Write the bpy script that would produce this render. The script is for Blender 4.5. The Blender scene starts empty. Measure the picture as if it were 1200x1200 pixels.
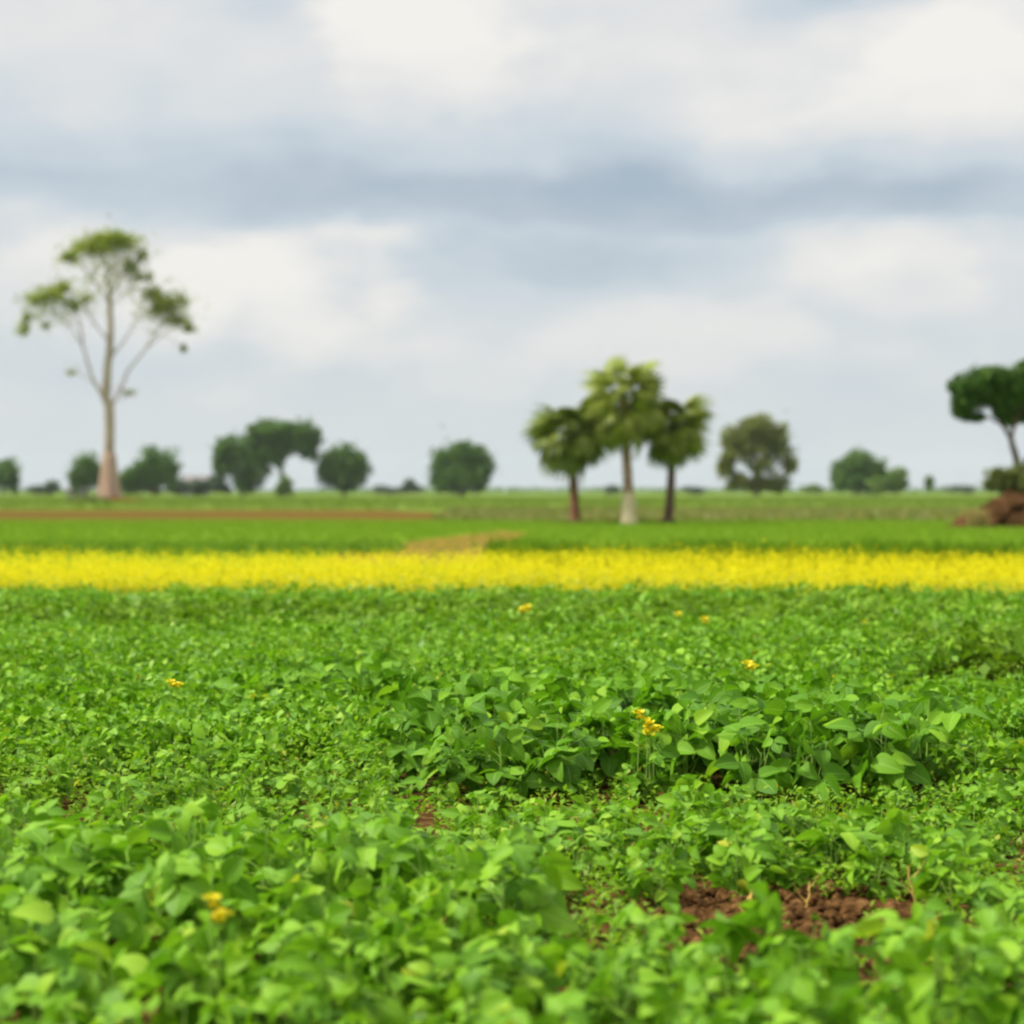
import bpy, math, random
import numpy as np
from math import radians as R, pi
from mathutils import Vector, Matrix

random.seed(7); rng = np.random.default_rng(7)
scn = bpy.context.scene
col = scn.collection

# ------------------------------------------------------------------ camera
EYE = 1.3
cam_d = bpy.data.cameras.new('camera'); cam = bpy.data.objects.new('camera', cam_d); col.objects.link(cam)
cam.location = (0, 0, EYE); cam.rotation_euler = (R(90 - 0.6), 0, 0)
cam_d.lens = 72; cam_d.sensor_width = 36; cam_d.clip_start = 0.05; cam_d.clip_end = 9000
cam_d.dof.use_dof = True; cam_d.dof.focus_distance = 8.2; cam_d.dof.aperture_fstop = 2.0
scn.camera = cam
scn.render.engine = 'CYCLES'
cy = scn.cycles
cy.use_denoising = True
cy.max_bounces = 7; cy.diffuse_bounces = 4; cy.glossy_bounces = 2; cy.transmission_bounces = 4
cy.volume_bounces = 1; cy.transparent_max_bounces = 6; cy.sample_clamp_indirect = 4
cy.filter_width = 2.3
vs = scn.view_settings
vs.view_transform = 'Standard'; vs.look = 'None'; vs.gamma = 1; vs.use_curve_mapping = False
vs.exposure = .95

# ------------------------------------------------------------------ world: overcast cloud deck over a Nishita sky
SKY = 2 ** -.95 * 1.0                          # the deck's own brightness at the exposure above
SUN_EL, SUN_AZ = R(50), R(-95)          # azimuth measured clockwise from +Y
world = bpy.data.worlds.new('World'); scn.world = world; world.use_nodes = True
nt = world.node_tree; nt.nodes.clear(); L = nt.links

def N(tree, t, **kw):
    n = tree.nodes.new(t)
    for k, v in kw.items(): setattr(n, k, v)
    return n
def M(op, a, b=None, c=None, clamp=False):
    n = N(nt, 'ShaderNodeMath', operation=op); n.use_clamp = clamp
    for i, v in enumerate((a, b, c)):
        if v is None: continue
        if isinstance(v, (int, float)): n.inputs[i].default_value = v
        else: L.new(v, n.inputs[i])
    return n.outputs[0]

tc = N(nt, 'ShaderNodeTexCoord')
sep = N(nt, 'ShaderNodeSeparateXYZ'); L.new(tc.outputs['Generated'], sep.inputs[0])
az = M('ARCTAN2', sep.outputs[0], sep.outputs[1])
el = M('ARCSINE', sep.outputs[2])
def noise(scale, detail, sx=1, sz=1, off=0):
    mp = N(nt, 'ShaderNodeMapping'); mp.inputs['Scale'].default_value = (sx, sx, sz); mp.inputs['Location'].default_value = (off, off * .7, off * .3)
    L.new(tc.outputs['Generated'], mp.inputs[0])
    n = N(nt, 'ShaderNodeTexNoise'); n.inputs['Scale'].default_value = scale; n.inputs['Detail'].default_value = detail
    n.inputs['Roughness'].default_value = .5
    L.new(mp.outputs[0], n.inputs['Vector']); return n
n1 = noise(9, 4, 1, 2.2, 3); n2 = noise(16, 5, 1, 2.0, 8)
s1 = N(nt, 'ShaderNodeSeparateColor'); L.new(n1.outputs['Color'], s1.inputs[0])
# warped azimuth and elevation in units of "hundredths of a radian"
u = M('ADD', M('MULTIPLY', az, 100), M('MULTIPLY', M('SUBTRACT', s1.outputs[0], .5), 16))
v = M('ADD', M('MULTIPLY', el, 100), M('MULTIPLY', M('SUBTRACT', s1.outputs[1], .5), 5.5))
ramp = N(nt, 'ShaderNodeValToRGB'); L.new(M('DIVIDE', v, 30, clamp=True), ramp.inputs[0])
def px_el(y): return (575 - y) / 24.0            # hundredths of a radian
def px_az(x): return (x - 600) / 24.0
stops = [(575, .52), (480, .57), (400, .60), (330, .60), (275, .48), (250, .26), (222, .20), (190, .40), (140, .62), (60, .70), (0, .72)]
els = ramp.color_ramp.elements
for i, (y, t) in enumerate(stops):
    p = max(0, px_el(y) / 30)
    e = els[i] if i < 2 else els.new(p)
    e.position = p; e.color = (t, t, t, 1)
ramp.color_ramp.interpolation = 'EASE'
t = N(nt, 'ShaderNodeSeparateColor'); L.new(ramp.outputs[0], t.inputs[0]); t = t.outputs[0]
# separate cloud masses: centre, half-sizes, strength
masses = [(510, 25, 120, 60, .22), (1130, 50, 100, 75, .30), (900, 120, 150, 45, .22), (1000, 22, 95, 24, -.42), (310, 10, 60, 40, -.26),
          (150, 205, 260, 40, -.06), (760, 232, 360, 22, -.16), (320, 300, 120, 42, .22), (120, 300, 120, 34, .18), (660, 300, 170, 32, -.36),
          (790, 368, 130, 26, .10), (1060, 300, 170, 36, .20), (640, 130, 110, 40, -.14), (1060, 420, 130, 40, -.06), (450, 400, 90, 30, .10),
          (250, 440, 260, 26, -.10), (60, 60, 110, 60, .04), (1180, 210, 60, 40, .12), (90, 222, 210, 30, .13), (420, 470, 400, 60, .05)]
cmb = N(nt, 'ShaderNodeCombineXYZ'); L.new(u, cmb.inputs[0]); L.new(v, cmb.inputs[1])
for (x, y, sx, sy, a) in masses:
    sub = N(nt, 'ShaderNodeVectorMath', operation='SUBTRACT'); L.new(cmb.outputs[0], sub.inputs[0]); sub.inputs[1].default_value = (px_az(x), px_el(y), 0)
    mul = N(nt, 'ShaderNodeVectorMath', operation='MULTIPLY'); L.new(sub.outputs[0], mul.inputs[0]); mul.inputs[1].default_value = (24 / sx, 24 / sy, 0)
    dot = N(nt, 'ShaderNodeVectorMath', operation='DOT_PRODUCT'); L.new(mul.outputs[0], dot.inputs[0]); L.new(mul.outputs[0], dot.inputs[1])
    g = M('EXPONENT', M('MULTIPLY', dot.outputs['Value'], -.7))
    t = M('MULTIPLY_ADD', g, a, t)
n3 = noise(26, 6, 1, 1.6, 5); n3v = M('SUBTRACT', n3.outputs[0], .5)
for (x, y, sx, top_, bot_, a) in [(318, 305, 150, 56, 150, .30), (140, 310, 120, 42, 90, .14), (800, 372, 140, 40, 70, .12), (1060, 320, 140, 55, 90, .16),
                                  (500, 70, 150, 75, 90, .16), (1120, 110, 130, 90, 80, .14), (930, 175, 100, 45, 40, .08), (560, 420, 120, 40, 60, .10)]:
    dx = M('MULTIPLY', M('SUBTRACT', u, px_az(x)), 24 / sx); dv = M('SUBTRACT', v, px_el(y))
    dy = M('ADD', M('MULTIPLY', M('MAXIMUM', dv, 0), 24 / top_), M('MULTIPLY', M('MINIMUM', dv, 0), 24 / bot_))
    g = M('EXPONENT', M('MULTIPLY', M('ADD', M('MULTIPLY', dx, dx), M('MULTIPLY', dy, dy)), -.8))
    mr = N(nt, 'ShaderNodeMapRange', interpolation_type='SMOOTHSTEP'); L.new(M('MULTIPLY_ADD', n3v, .75, g), mr.inputs[0])
    mr.inputs[1].default_value = .28; mr.inputs[2].default_value = .70
    t = M('MULTIPLY_ADD', M('MULTIPLY', mr.outputs[0], M('MINIMUM', M('MULTIPLY', g, 1.6), 1)), a, t)
t = M('ADD', t, M('MULTIPLY', M('SUBTRACT', n2.outputs[0], .5), .42), clamp=False)
t = M('ADD', t, M('MULTIPLY', n3v, .22), clamp=True)
cr = N(nt, 'ShaderNodeValToRGB'); L.new(t, cr.inputs[0])
ce = cr.color_ramp.elements
ce[0].position = 0; ce[0].color = (.375, .465, .56, 1)
ce[1].position = 1; ce[1].color = (.92, .89, .84, 1)
e = ce.new(.45); e.color = (.60, .665, .72, 1)
e = ce.new(.75); e.color = (.77, .775, .77, 1)
# pale band at the horizon
hz = N(nt, 'ShaderNodeMix', data_type='RGBA'); hz.inputs['B'].default_value = (.60, .65, .69, 1)
L.new(M('MULTIPLY', M('EXPONENT', M('MULTIPLY', M('ABSOLUTE', el), -18)), .75), hz.inputs['Factor']); L.new(cr.outputs[0], hz.inputs['A'])
# an overcast deck is brighter overhead than at the horizon
gain = M('MULTIPLY_ADD', M('MAXIMUM', M('SUBTRACT', M('SINE', el), .24), 0), 2.3, 1.0)
sc = N(nt, 'ShaderNodeVectorMath', operation='SCALE'); L.new(hz.outputs['Result'], sc.inputs[0]); L.new(M('MULTIPLY', gain, 10 * SKY), sc.inputs['Scale'])
sky = N(nt, 'ShaderNodeTexSky', sky_type='NISHITA'); sky.sun_disc = False
sky.sun_elevation = SUN_EL; sky.sun_rotation = SUN_AZ; sky.dust_density = 2
mx = N(nt, 'ShaderNodeMix', data_type='RGBA'); mx.inputs['Factor'].default_value = .96
L.new(sky.outputs[0], mx.inputs['A']); L.new(sc.outputs[0], mx.inputs['B'])
bg = N(nt, 'ShaderNodeBackground'); bg.inputs['Strength'].default_value = .1; L.new(mx.outputs['Result'], bg.inputs[0])
wo = N(nt, 'ShaderNodeOutputWorld'); L.new(bg.outputs[0], wo.inputs[0])
world.cycles.sampling_method = 'MANUAL'; world.cycles.sample_map_resolution = 512

sl = bpy.data.lights.new('sun', 'SUN'); sun = bpy.data.objects.new('sun', sl); col.objects.link(sun)
sl.energy = 3.7; sl.angle = R(9); sl.color = (1, .95, .86)
sd = Vector((math.sin(SUN_AZ) * math.cos(SUN_EL), math.cos(SUN_AZ) * math.cos(SUN_EL), math.sin(SUN_EL)))
sun.rotation_euler = (-sd).to_track_quat('-Z', 'Y').to_euler(); sun.location = (-20, -20, 40)

# ------------------------------------------------------------------ helpers
def px(x, y, d):                                   # a point that stands d metres away
    return np.array([(x - 600) / 2400 * d, d, EYE - (y - 575) / 2400 * d])

def tag(o, label=None, cat=None, group=None, kind=None):
    if label: o['label'] = label
    if cat: o['category'] = cat
    if group: o['group'] = group
    if kind: o['kind'] = kind
    return o

def empty(name, loc):
    o = bpy.data.objects.new(name, None); col.objects.link(o); o.location = loc; o.empty_display_size = .1
    return o

def mesh_data(name, v, f, mats, uv=None, midx=None, smooth=False):
    """v (n,3), f (m,k) with k = 3 or 4"""
    me = bpy.data.meshes.new(name)
    v = np.asarray(v, np.float32); f = np.asarray(f, np.int32)
    k = f.shape[1]
    me.vertices.add(len(v)); me.vertices.foreach_set('co', v.ravel())
    me.loops.add(f.size); me.loops.foreach_set('vertex_index', f.ravel())
    me.polygons.add(len(f))
    me.polygons.foreach_set('loop_start', np.arange(0, f.size, k, dtype=np.int32))
    me.polygons.foreach_set('loop_total', np.full(len(f), k, np.int32))
    if midx is not None: me.polygons.foreach_set('material_index', np.asarray(midx, np.int32))
    me.polygons.foreach_set('use_smooth', np.full(len(f), bool(smooth)))
    for m in (mats if isinstance(mats, (list, tuple)) else [mats]): me.materials.append(m)
    if uv is not None:
        lay = me.uv_layers.new(name='UVMap'); lay.data.foreach_set('uv', np.asarray(uv, np.float32)[f.ravel()].ravel())
    me.update(calc_edges=True)
    return me

def obj(name, me, parent=None, **kw):
    o = bpy.data.objects.new(name, me); col.objects.link(o)
    if parent: o.parent = parent
    return tag(o, **kw)

def rot_z(a):
    c, s = np.cos(a), np.sin(a); z = np.zeros_like(c); o = np.ones_like(c)
    return np.stack([np.stack([c, -s, z], -1), np.stack([s, c, z], -1), np.stack([z, z, o], -1)], -2)
def rot_y(a):
    c, s = np.cos(a), np.sin(a); z = np.zeros_like(c); o = np.ones_like(c)
    return np.stack([np.stack([c, z, s], -1), np.stack([z, o, z], -1), np.stack([-s, z, c], -1)], -2)
def rot_x(a):
    c, s = np.cos(a), np.sin(a); z = np.zeros_like(c); o = np.ones_like(c)
    return np.stack([np.stack([o, z, z], -1), np.stack([z, c, -s], -1), np.stack([z, s, c], -1)], -2)

def scatter(pv, pf, mats3, trans, uv=None):
    """copies of a small prototype, joined: returns v, f, uv"""
    n = len(trans); k = len(pv)
    V = np.einsum('nij,kj->nki', mats3, pv) + trans[:, None, :]
    F = pf[None] + (np.arange(n) * k)[:, None, None]
    U = None if uv is None else np.tile(uv, (n, 1))
    return V.reshape(-1, 3), F.reshape(-1, pf.shape[1]), U

def joinp(parts):
    V, F, U, MI = [], [], [], []; off = 0
    for p in parts:
        v, f, u, mi = p
        V.append(v); F.append(f + off); off += len(v)
        U.append(u if u is not None else np.full((len(v), 2), .5)); MI.append(np.full(len(f), mi))
    return np.concatenate(V), np.concatenate(F), np.concatenate(U), np.concatenate(MI)

def tube(pts, rads, sides=6, squash=None):
    pts = np.asarray(pts, float); n = len(pts); V = []; F = []
    for i in range(n):
        a = pts[min(i + 1, n - 1)] - pts[max(i - 1, 0)]; a /= (np.linalg.norm(a) + 1e-9)
        r = np.array([0, 1, 0]) if abs(a[1]) < .9 else np.array([1, 0, 0])
        s = np.cross(a, r); s /= np.linalg.norm(s); b = np.cross(a, s)
        for k in range(sides):
            th = 2 * pi * k / sides
            V.append(pts[i] + rads[i] * (math.cos(th) * s + math.sin(th) * b))
    for i in range(n - 1):
        for k in range(sides):
            k2 = (k + 1) % sides
            F.append((i * sides + k, i * sides + k2, (i + 1) * sides + k2, (i + 1) * sides + k))
    return np.array(V), np.array(F)

def smooth_path(pts, per=4, jit=0):
    pts = np.asarray(pts, float); out = []
    P = np.vstack([2 * pts[0] - pts[1], pts, 2 * pts[-1] - pts[-2]])
    for i in range(1, len(P) - 2):
        for s in range(per):
            q = s / per
            out.append(.5 * ((2 * P[i]) + (-P[i - 1] + P[i + 1]) * q + (2 * P[i - 1] - 5 * P[i] + 4 * P[i + 1] - P[i + 2]) * q * q + (-P[i - 1] + 3 * P[i] - 3 * P[i + 1] + P[i + 2]) * q ** 3))
    out.append(pts[-1]); out = np.array(out)
    if jit: out[1:-1] += rng.normal(0, jit, out[1:-1].shape)
    return out

# ------------------------------------------------------------------ materials
def mat(name):
    m = bpy.data.materials.new(name); m.use_nodes = True; m.node_tree.nodes.clear()
    return m, m.node_tree
def simple_noise_mat(name, c1, c2, scale, rough=.9, bump=.0, c3=None, detail=6, coord='Object', stretch=(1, 1, 1), bdist=.02):
    m, t_ = mat(name); l = t_.links
    tc = N(t_, 'ShaderNodeTexCoord'); mp = N(t_, 'ShaderNodeMapping'); mp.inputs['Scale'].default_value = stretch
    l.new(tc.outputs[coord], mp.inputs[0])
    n = N(t_, 'ShaderNodeTexNoise'); n.inputs['Scale'].default_value = scale; n.inputs['Detail'].default_value = detail; n.inputs['Roughness'].default_value = .65
    l.new(mp.outputs[0], n.inputs['Vector'])
    r = N(t_, 'ShaderNodeValToRGB'); l.new(n.outputs[0], r.inputs[0])
    r.color_ramp.elements[0].position = .32; r.color_ramp.elements[0].color = (*c1, 1)
    r.color_ramp.elements[1].position = .68; r.color_ramp.elements[1].color = (*c2, 1)
    if c3: e = r.color_ramp.elements.new(.5); e.color = (*c3, 1)
    p = N(t_, 'ShaderNodeBsdfPrincipled'); p.inputs['Roughness'].default_value = rough; p.inputs['Specular IOR Level'].default_value = .03
    l.new(r.outputs[0], p.inputs['Base Color'])
    if bump:
        b = N(t_, 'ShaderNodeBump'); b.inputs['Strength'].default_value = bump; b.inputs['Distance'].default_value = bdist
        l.new(n.outputs[0], b.inputs['Height']); l.new(b.outputs[0], p.inputs['Normal'])
    o = N(t_, 'ShaderNodeOutputMaterial'); l.new(p.outputs[0], o.inputs[0])
    return m

def leaf_mat(name, ramp_cols, trans=.35, rough=.5, veins=False, spec=.35, tmul=(1.15, 1.25, .7), patch=0.0):
    """random leaf-to-leaf colour per island and per object, optional veins drawn on the blade's own coordinates"""
    m, t_ = mat(name); l = t_.links
    def mm(op, a, b=None, clamp=False):
        n = N(t_, 'ShaderNodeMath', operation=op); n.use_clamp = clamp
        for i, v_ in enumerate((a, b)):
            if v_ is None: continue
            if isinstance(v_, (int, float)): n.inputs[i].default_value = v_
            else: l.new(v_, n.inputs[i])
        return n.outputs[0]
    geo = N(t_, 'ShaderNodeNewGeometry'); oi = N(t_, 'ShaderNodeObjectInfo')
    rnd = mm('FRACT', mm('ADD', geo.outputs['Random Per Island'], oi.outputs['Random']))
    if patch:
        tcg = N(t_, 'ShaderNodeNewGeometry'); nn = N(t_, 'ShaderNodeTexNoise'); nn.inputs['Scale'].default_value = patch; nn.inputs['Detail'].default_value = 2
        l.new(tcg.outputs['Position'], nn.inputs['Vector'])
        rnd = mm('ADD', mm('MULTIPLY', rnd, .5), mm('MULTIPLY', mm('SUBTRACT', nn.outputs[0], .25, ), 1.0), clamp=True)
    r = N(t_, 'ShaderNodeValToRGB'); l.new(rnd, r.inputs[0]); es = r.color_ramp.elements
    for i, (p_, c_) in enumerate(ramp_cols):
        e_ = es[i] if i < 2 else es.new(p_)
        e_.position = p_; e_.color = (*c_, 1)
    colr = r.outputs[0]
    bnode = None
    if veins:
        uvn = N(t_, 'ShaderNodeUVMap'); sp = N(t_, 'ShaderNodeSeparateXYZ'); l.new(uvn.outputs[0], sp.inputs[0])
        ax = mm('ABSOLUTE', mm('SUBTRACT', sp.outputs[1], .5))
        mid = mm('SUBTRACT', 1, mm('MULTIPLY', ax, 22), clamp=True)
        ph = mm('ADD', mm('MULTIPLY', sp.outputs[0], 8), mm('MULTIPLY', ax, -7))
        sidev = mm('SUBTRACT', 1, mm('MULTIPLY', mm('ABSOLUTE', mm('SUBTRACT', mm('FRACT', ph), .5)), 9), clamp=True)
        vein = mm('MAXIMUM', mid, mm('MULTIPLY', sidev, .45))
        mxn = N(t_, 'ShaderNodeMix', data_type='RGBA'); l.new(mm('MULTIPLY', vein, .5), mxn.inputs['Factor'])
        l.new(colr, mxn.inputs['A']); mxn.inputs['B'].default_value = (.30, .46, .10, 1); colr = mxn.outputs['Result']
        bnode = N(t_, 'ShaderNodeBump'); bnode.inputs['Strength'].default_value = .35; bnode.inputs['Distance'].default_value = .002; bnode.invert = True
        l.new(vein, bnode.inputs['Height'])
    p = N(t_, 'ShaderNodeBsdfPrincipled'); p.inputs['Roughness'].default_value = rough; p.inputs['Specular IOR Level'].default_value = spec
    l.new(colr, p.inputs['Base Color'])
    if bnode: l.new(bnode.outputs[0], p.inputs['Normal'])
    tm = N(t_, 'ShaderNodeVectorMath', operation='MULTIPLY'); l.new(colr, tm.inputs[0]); tm.inputs[1].default_value = tmul
    tr = N(t_, 'ShaderNodeBsdfTranslucent'); l.new(tm.outputs[0], tr.inputs[0])
    ms = N(t_, 'ShaderNodeMixShader'); ms.inputs[0].default_value = trans; l.new(p.outputs[0], ms.inputs[1]); l.new(tr.outputs[0], ms.inputs[2])
    o = N(t_, 'ShaderNodeOutputMaterial'); l.new(ms.outputs[0], o.inputs[0])
    return m

BEAN = [(0, (.068, .180, .006)), (.3, (.102, .240, .007)), (.6, (.138, .295, .009)), (.93, (.19, .36, .015)), (.99, (.23, .38, .02)), (1, (.36, .36, .02))]
m_bean = leaf_mat('bean leaf', BEAN, trans=.34, rough=.5, veins=True, spec=.17)
m_bean_lo = leaf_mat('bean leaf far', BEAN, trans=.30, rough=.5, veins=False, spec=.2)
m_light = leaf_mat('small weed leaf', [(0, (.10, .21, .008)), (.5, (.15, .28, .012)), (.95, (.21, .34, .02)), (1, (.36, .34, .04))], trans=.42, spec=.2)
m_darkbean = leaf_mat('dark bean leaf', [(0, (.052, .150, .004)), (.5, (.085, .215, .005)), (.9, (.135, .29, .008)), (1, (.2, .35, .015))], trans=.34, rough=.55, veins=True, spec=.14)
m_stem = simple_noise_mat('bean stem', (.16, .30, .05), (.28, .38, .08), 30, rough=.55)
m_drystem = simple_noise_mat('withered stem', (.42, .25, .06), (.60, .44, .12), 25, rough=.7)
m_petal = leaf_mat('yellow petal', [(0, (.70, .57, .008)), (.5, (.78, .68, .015)), (1, (.84, .76, .03))], trans=.3, tmul=(1, 1, 1))
m_crop_y = leaf_mat('yellow crop blossom', [(0, (.59, .545, .005)), (.5, (.65, .60, .008)), (1, (.71, .66, .015))], trans=.42, tmul=(1, 1, 1), spec=.05)
m_crop_g = leaf_mat('yellow crop foliage', [(0, (.22, .28, .008)), (.5, (.36, .38, .01)), (1, (.50, .50, .015))], trans=.35)
m_grass = leaf_mat('field grass', [(0, (.095, .18, .006)), (.5, (.13, .225, .008)), (1, (.17, .27, .012))], trans=.35, spec=.1)
m_dark_weed = leaf_mat('dark weed', [(0, (.07, .15, .006)), (.6, (.11, .21, .008)), (1, (.17, .28, .015))], trans=.3, spec=.1)
m_dry = leaf_mat('dry grass', [(0, (.085, .135, .010)), (.5, (.13, .155, .014)), (.88, (.20, .175, .03)), (1, (.34, .25, .09))], trans=.25, patch=.0)
m_soil = simple_noise_mat('red brown soil', (.030, .014, .004), (.14, .070, .024), 16, bump=1, c3=(.075, .037, .011), bdist=.03)
m_clod = simple_noise_mat('soil clod', (.030, .014, .005), (.16, .082, .030), 22, bump=.8, c3=(.075, .037, .012))
m_mound = simple_noise_mat('eroded red mound', (.025, .015, .005), (.12, .055, .025), 2.2, bump=1, c3=(.055, .027, .010), bdist=.15)
m_farsoil = simple_noise_mat('ploughed strip', (.062, .056, .004), (.115, .052, .006), .25, c3=(.085, .054, .005), stretch=(.25, 1.2, 1), coord='Object')
m_tansoil = simple_noise_mat('tan fallow strip', (.11, .095, .009), (.17, .105, .016), .9, c3=(.14, .095, .012))
m_ground = simple_noise_mat('green farmland', (.085, .13, .014), (.12, .165, .024), .035, c3=(.10, .15, .018), stretch=(.25, 1, 1))
m_midfield = simple_noise_mat('young crop field', (.10, .18, .006), (.135, .215, .008), .35, c3=(.115, .20, .007), stretch=(.35, 1, 1))

# ------------------------------------------------------------------ ground and fields
def sheet(name, corners, z, m, **kw):
    v = np.array([(x, y, z) for x, y in corners]); k = len(v)
    me = bpy.data.meshes.new(name); me.from_pydata([tuple(q) for q in v], [], [tuple(range(k))]); me.materials.append(m)
    return obj(name, me, kind='structure', **kw)

sheet('ground', [(-2200, -60), (2200, -60), (2200, 2400), (-2200, 2400)], 0, m_ground)

def wav(x, y, s, seed):
    r = np.random.default_rng(seed); o = 0
    for i in range(6):
        a, b, c = r.normal(0, 1, 2) , r.uniform(0, 6.28), s * (1.6 ** i)
        o = o + np.sin((a[0] * x + a[1] * y) * c + b) / (1.35 ** i)
    return o / 3

def field_grid(name, x0, x1, y0, y1, z, step, amp, m, fn=None, **kw):
    nx = int((x1 - x0) / step) + 1; ny = int((y1 - y0) / step) + 1
    X, Y = np.meshgrid(np.linspace(x0, x1, nx), np.linspace(y0, y1, ny))
    Z = z + amp * (wav(X, Y, 3, 5) * .5 + .5) + amp * .6 * (wav(X, Y, 14, 9) * .5 + .5)
    if fn: Z = Z + fn(X, Y)
    v = np.stack([X, Y, Z], -1).reshape(-1, 3)
    i = (np.arange(ny - 1)[:, None] * nx + np.arange(nx - 1)[None]).ravel()
    f = np.stack([i, i + 1, i + nx + 1, i + nx], -1)
    return obj(name, mesh_data(name, v, f, m, smooth=True), kind='structure', **kw)

field_grid('bean_field_soil', -9, 9, -1.5, 27, .006, .07, .022, m_soil)
sheet('young_crop_field', [(-90, 27), (90, 27), (110, 87), (-110, 87)], .004, m_midfield)
# reddish ploughed strip on the left, fallow olive strip on the right
sheet('ploughed_strip', [(-200, 85.5), (-4.2, 86), (-2.0, 92), (-3.6, 104), (-3.2, 118), (-9, 139), (-300, 142)], .008, m_farsoil)
sheet('fallow_patch', [(-3.6, 36), (-.4, 36), (-.2, 50), (.6, 62), (-.4, 66), (-1.6, 58), (-3.4, 47)], .008, m_tansoil)

# ------------------------------------------------------------------ bean plants: blade prototypes
def blade(ns, na, cup=.10, droop=.16, wave=0.0):
    """an ovate blade of length 1 from the origin along +X, quads only"""
    ts = np.linspace(0, 1, ns + 1); V = []; UV = []
    for t_ in ts:
        w = .37 * (math.sin(pi * min(1, t_ ** .66 * .985 + .015)) ** .62) * (1 - .22 * t_ ** 3) + .008
        for j in range(na + 1):
            s_ = -1 + 2 * j / na
            z = cup * abs(s_) * w * 2 - droop * t_ * t_ + wave * math.sin(t_ * 9 + s_ * 3) * abs(s_)
            V.append((t_, s_ * w, z)); UV.append((t_, .5 + .5 * s_))
    F = [(i * (na + 1) + j, (i + 1) * (na + 1) + j, (i + 1) * (na + 1) + j + 1, i * (na + 1) + j + 1) for i in range(ns) for j in range(na)]
    return np.array(V), np.array(F), np.array(UV)
BL_HI = [blade(7, 4, .20, .20, .014), blade(7, 4, .10, .40, .022), blade(7, 4, -.12, .14, .022)]
BL_LO = blade(4, 2, .20, .24)
BL_MIN = (np.array([(0, 0, 0), (.5, -.36, .07), (1, 0, -.15), (.5, .36, .07)]), np.array([(0, 1, 2, 3)]), np.array([(0, .5), (.5, 0), (1, .5), (.5, 1)]))

def rnd_leaf(k):
    """one compound leaf: a petiole from the origin and three blades; returns (petiole pts, blade matrices, positions)"""
    r = np.random.default_rng(100 + k)
    Lp = r.uniform(.05, .11); rise = R(r.uniform(30, 75))
    pts = [np.zeros(3)]
    for q in (.35, .7, 1.):
        a = rise * (1 - .45 * q)
        pts.append(pts[-1] + np.array([math.cos(a), r.normal(0, .05), math.sin(a)]) * Lp * .35)
    hub = pts[-1]; mats_, pos = [], []
    roll = r.normal(0, R(26)); pitch = r.uniform(R(-38), R(48)); ln = r.uniform(.080, .118)
    base = rot_y(np.float64(pitch)) @ rot_x(np.float64(roll))
    for j, a in enumerate((0, 1.35, -1.35)):
        a2 = a + r.normal(0, .12)
        Rm = base @ rot_z(np.float64(a2)) @ rot_y(np.float64(r.uniform(-.05, .42))) @ rot_x(np.float64(r.normal(0, .22)))
        s_ = ln * (1.0 if j == 0 else .88)
        off = base @ np.array([.022 if j == 0 else .004, 0, 0]) + (base @ rot_z(np.float64(a2)) @ np.array([.004, 0, 0]))
        mats_.append(Rm * s_); pos.append(hub + off)
    return pts, mats_, pos
LEAVES = [rnd_leaf(k) for k in range(12)]

def leaf_mesh(k, m, name):
    pts, ms_, pos = LEAVES[k]
    parts = []
    for i, (a, b) in enumerate(zip(ms_, pos)):
        pv, pf, pu = BL_HI[(k + i) % 3]
        v_, f_, u_ = scatter(pv, pf, a[None], b[None], pu); parts.append((v_, f_, u_, 0))
    v_, f_ = tube(pts, [.0017, .0014, .0012, .001], 3); parts.append((v_, f_, None, 1))
    V, F, U, MI = joinp(parts)
    return mesh_data(name, V, F, [m, m_stem], U, MI, smooth=True)
leaf_me = [leaf_mesh(k, m_bean, 'bean_leaf') for k in range(12)]
leaf_me_dark = [leaf_mesh(k, m_darkbean, 'bean_leaf') for k in range(12)]

def plant_variant(k):
    """stem polylines and leaf placings for a plant about 0.42 m tall"""
    r = np.random.default_rng(300 + k)
    stems = []; leaves = []
    nb = 4
    for b in range(nb):
        az_ = r.uniform(0, 6.28) if b else 0
        spread = 0.015 if b == 0 else r.uniform(.035, .085); top = .33 if b == 0 else r.uniform(.20, .31)
        z0 = 0 if b == 0 else r.uniform(.03, .08)
        p = np.array([[0, 0, z0], [math.cos(az_) * spread * .55, math.sin(az_) * spread * .55, z0 + (top - z0) * .5], [math.cos(az_) * spread, math.sin(az_) * spread, top]])
        p = smooth_path(p, 3); stems.append(p)
        nl = 6 if b == 0 else 4
        for i in range(nl):
            q = (i + .8) / nl * .98
            idx = q * (len(p) - 1); i0 = int(idx); fr = idx - i0
            pos = p[i0] * (1 - fr) + p[min(i0 + 1, len(p) - 1)] * fr
            leaves.append((pos, r.uniform(0, 6.28), r.uniform(.75, 1.1) * (.72 if i == nl - 1 else 1), int(r.integers(0, 12)), r.normal(0, .15)))
    return stems, leaves
PV = [plant_variant(k) for k in range(6)]

def stems_mesh(k):
    parts = []
    for i, p in enumerate(PV[k][0]):
        n = len(p); v_, f_ = tube(p, np.linspace(.004 if i == 0 else .0028, .0015, n), 5); parts.append((v_, f_, None, 0))
    V, F, U, MI = joinp(parts); return mesh_data('bean_stem', V, F, [m_stem], U, smooth=True)
stem_me = [stems_mesh(k) for k in range(6)]

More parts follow.
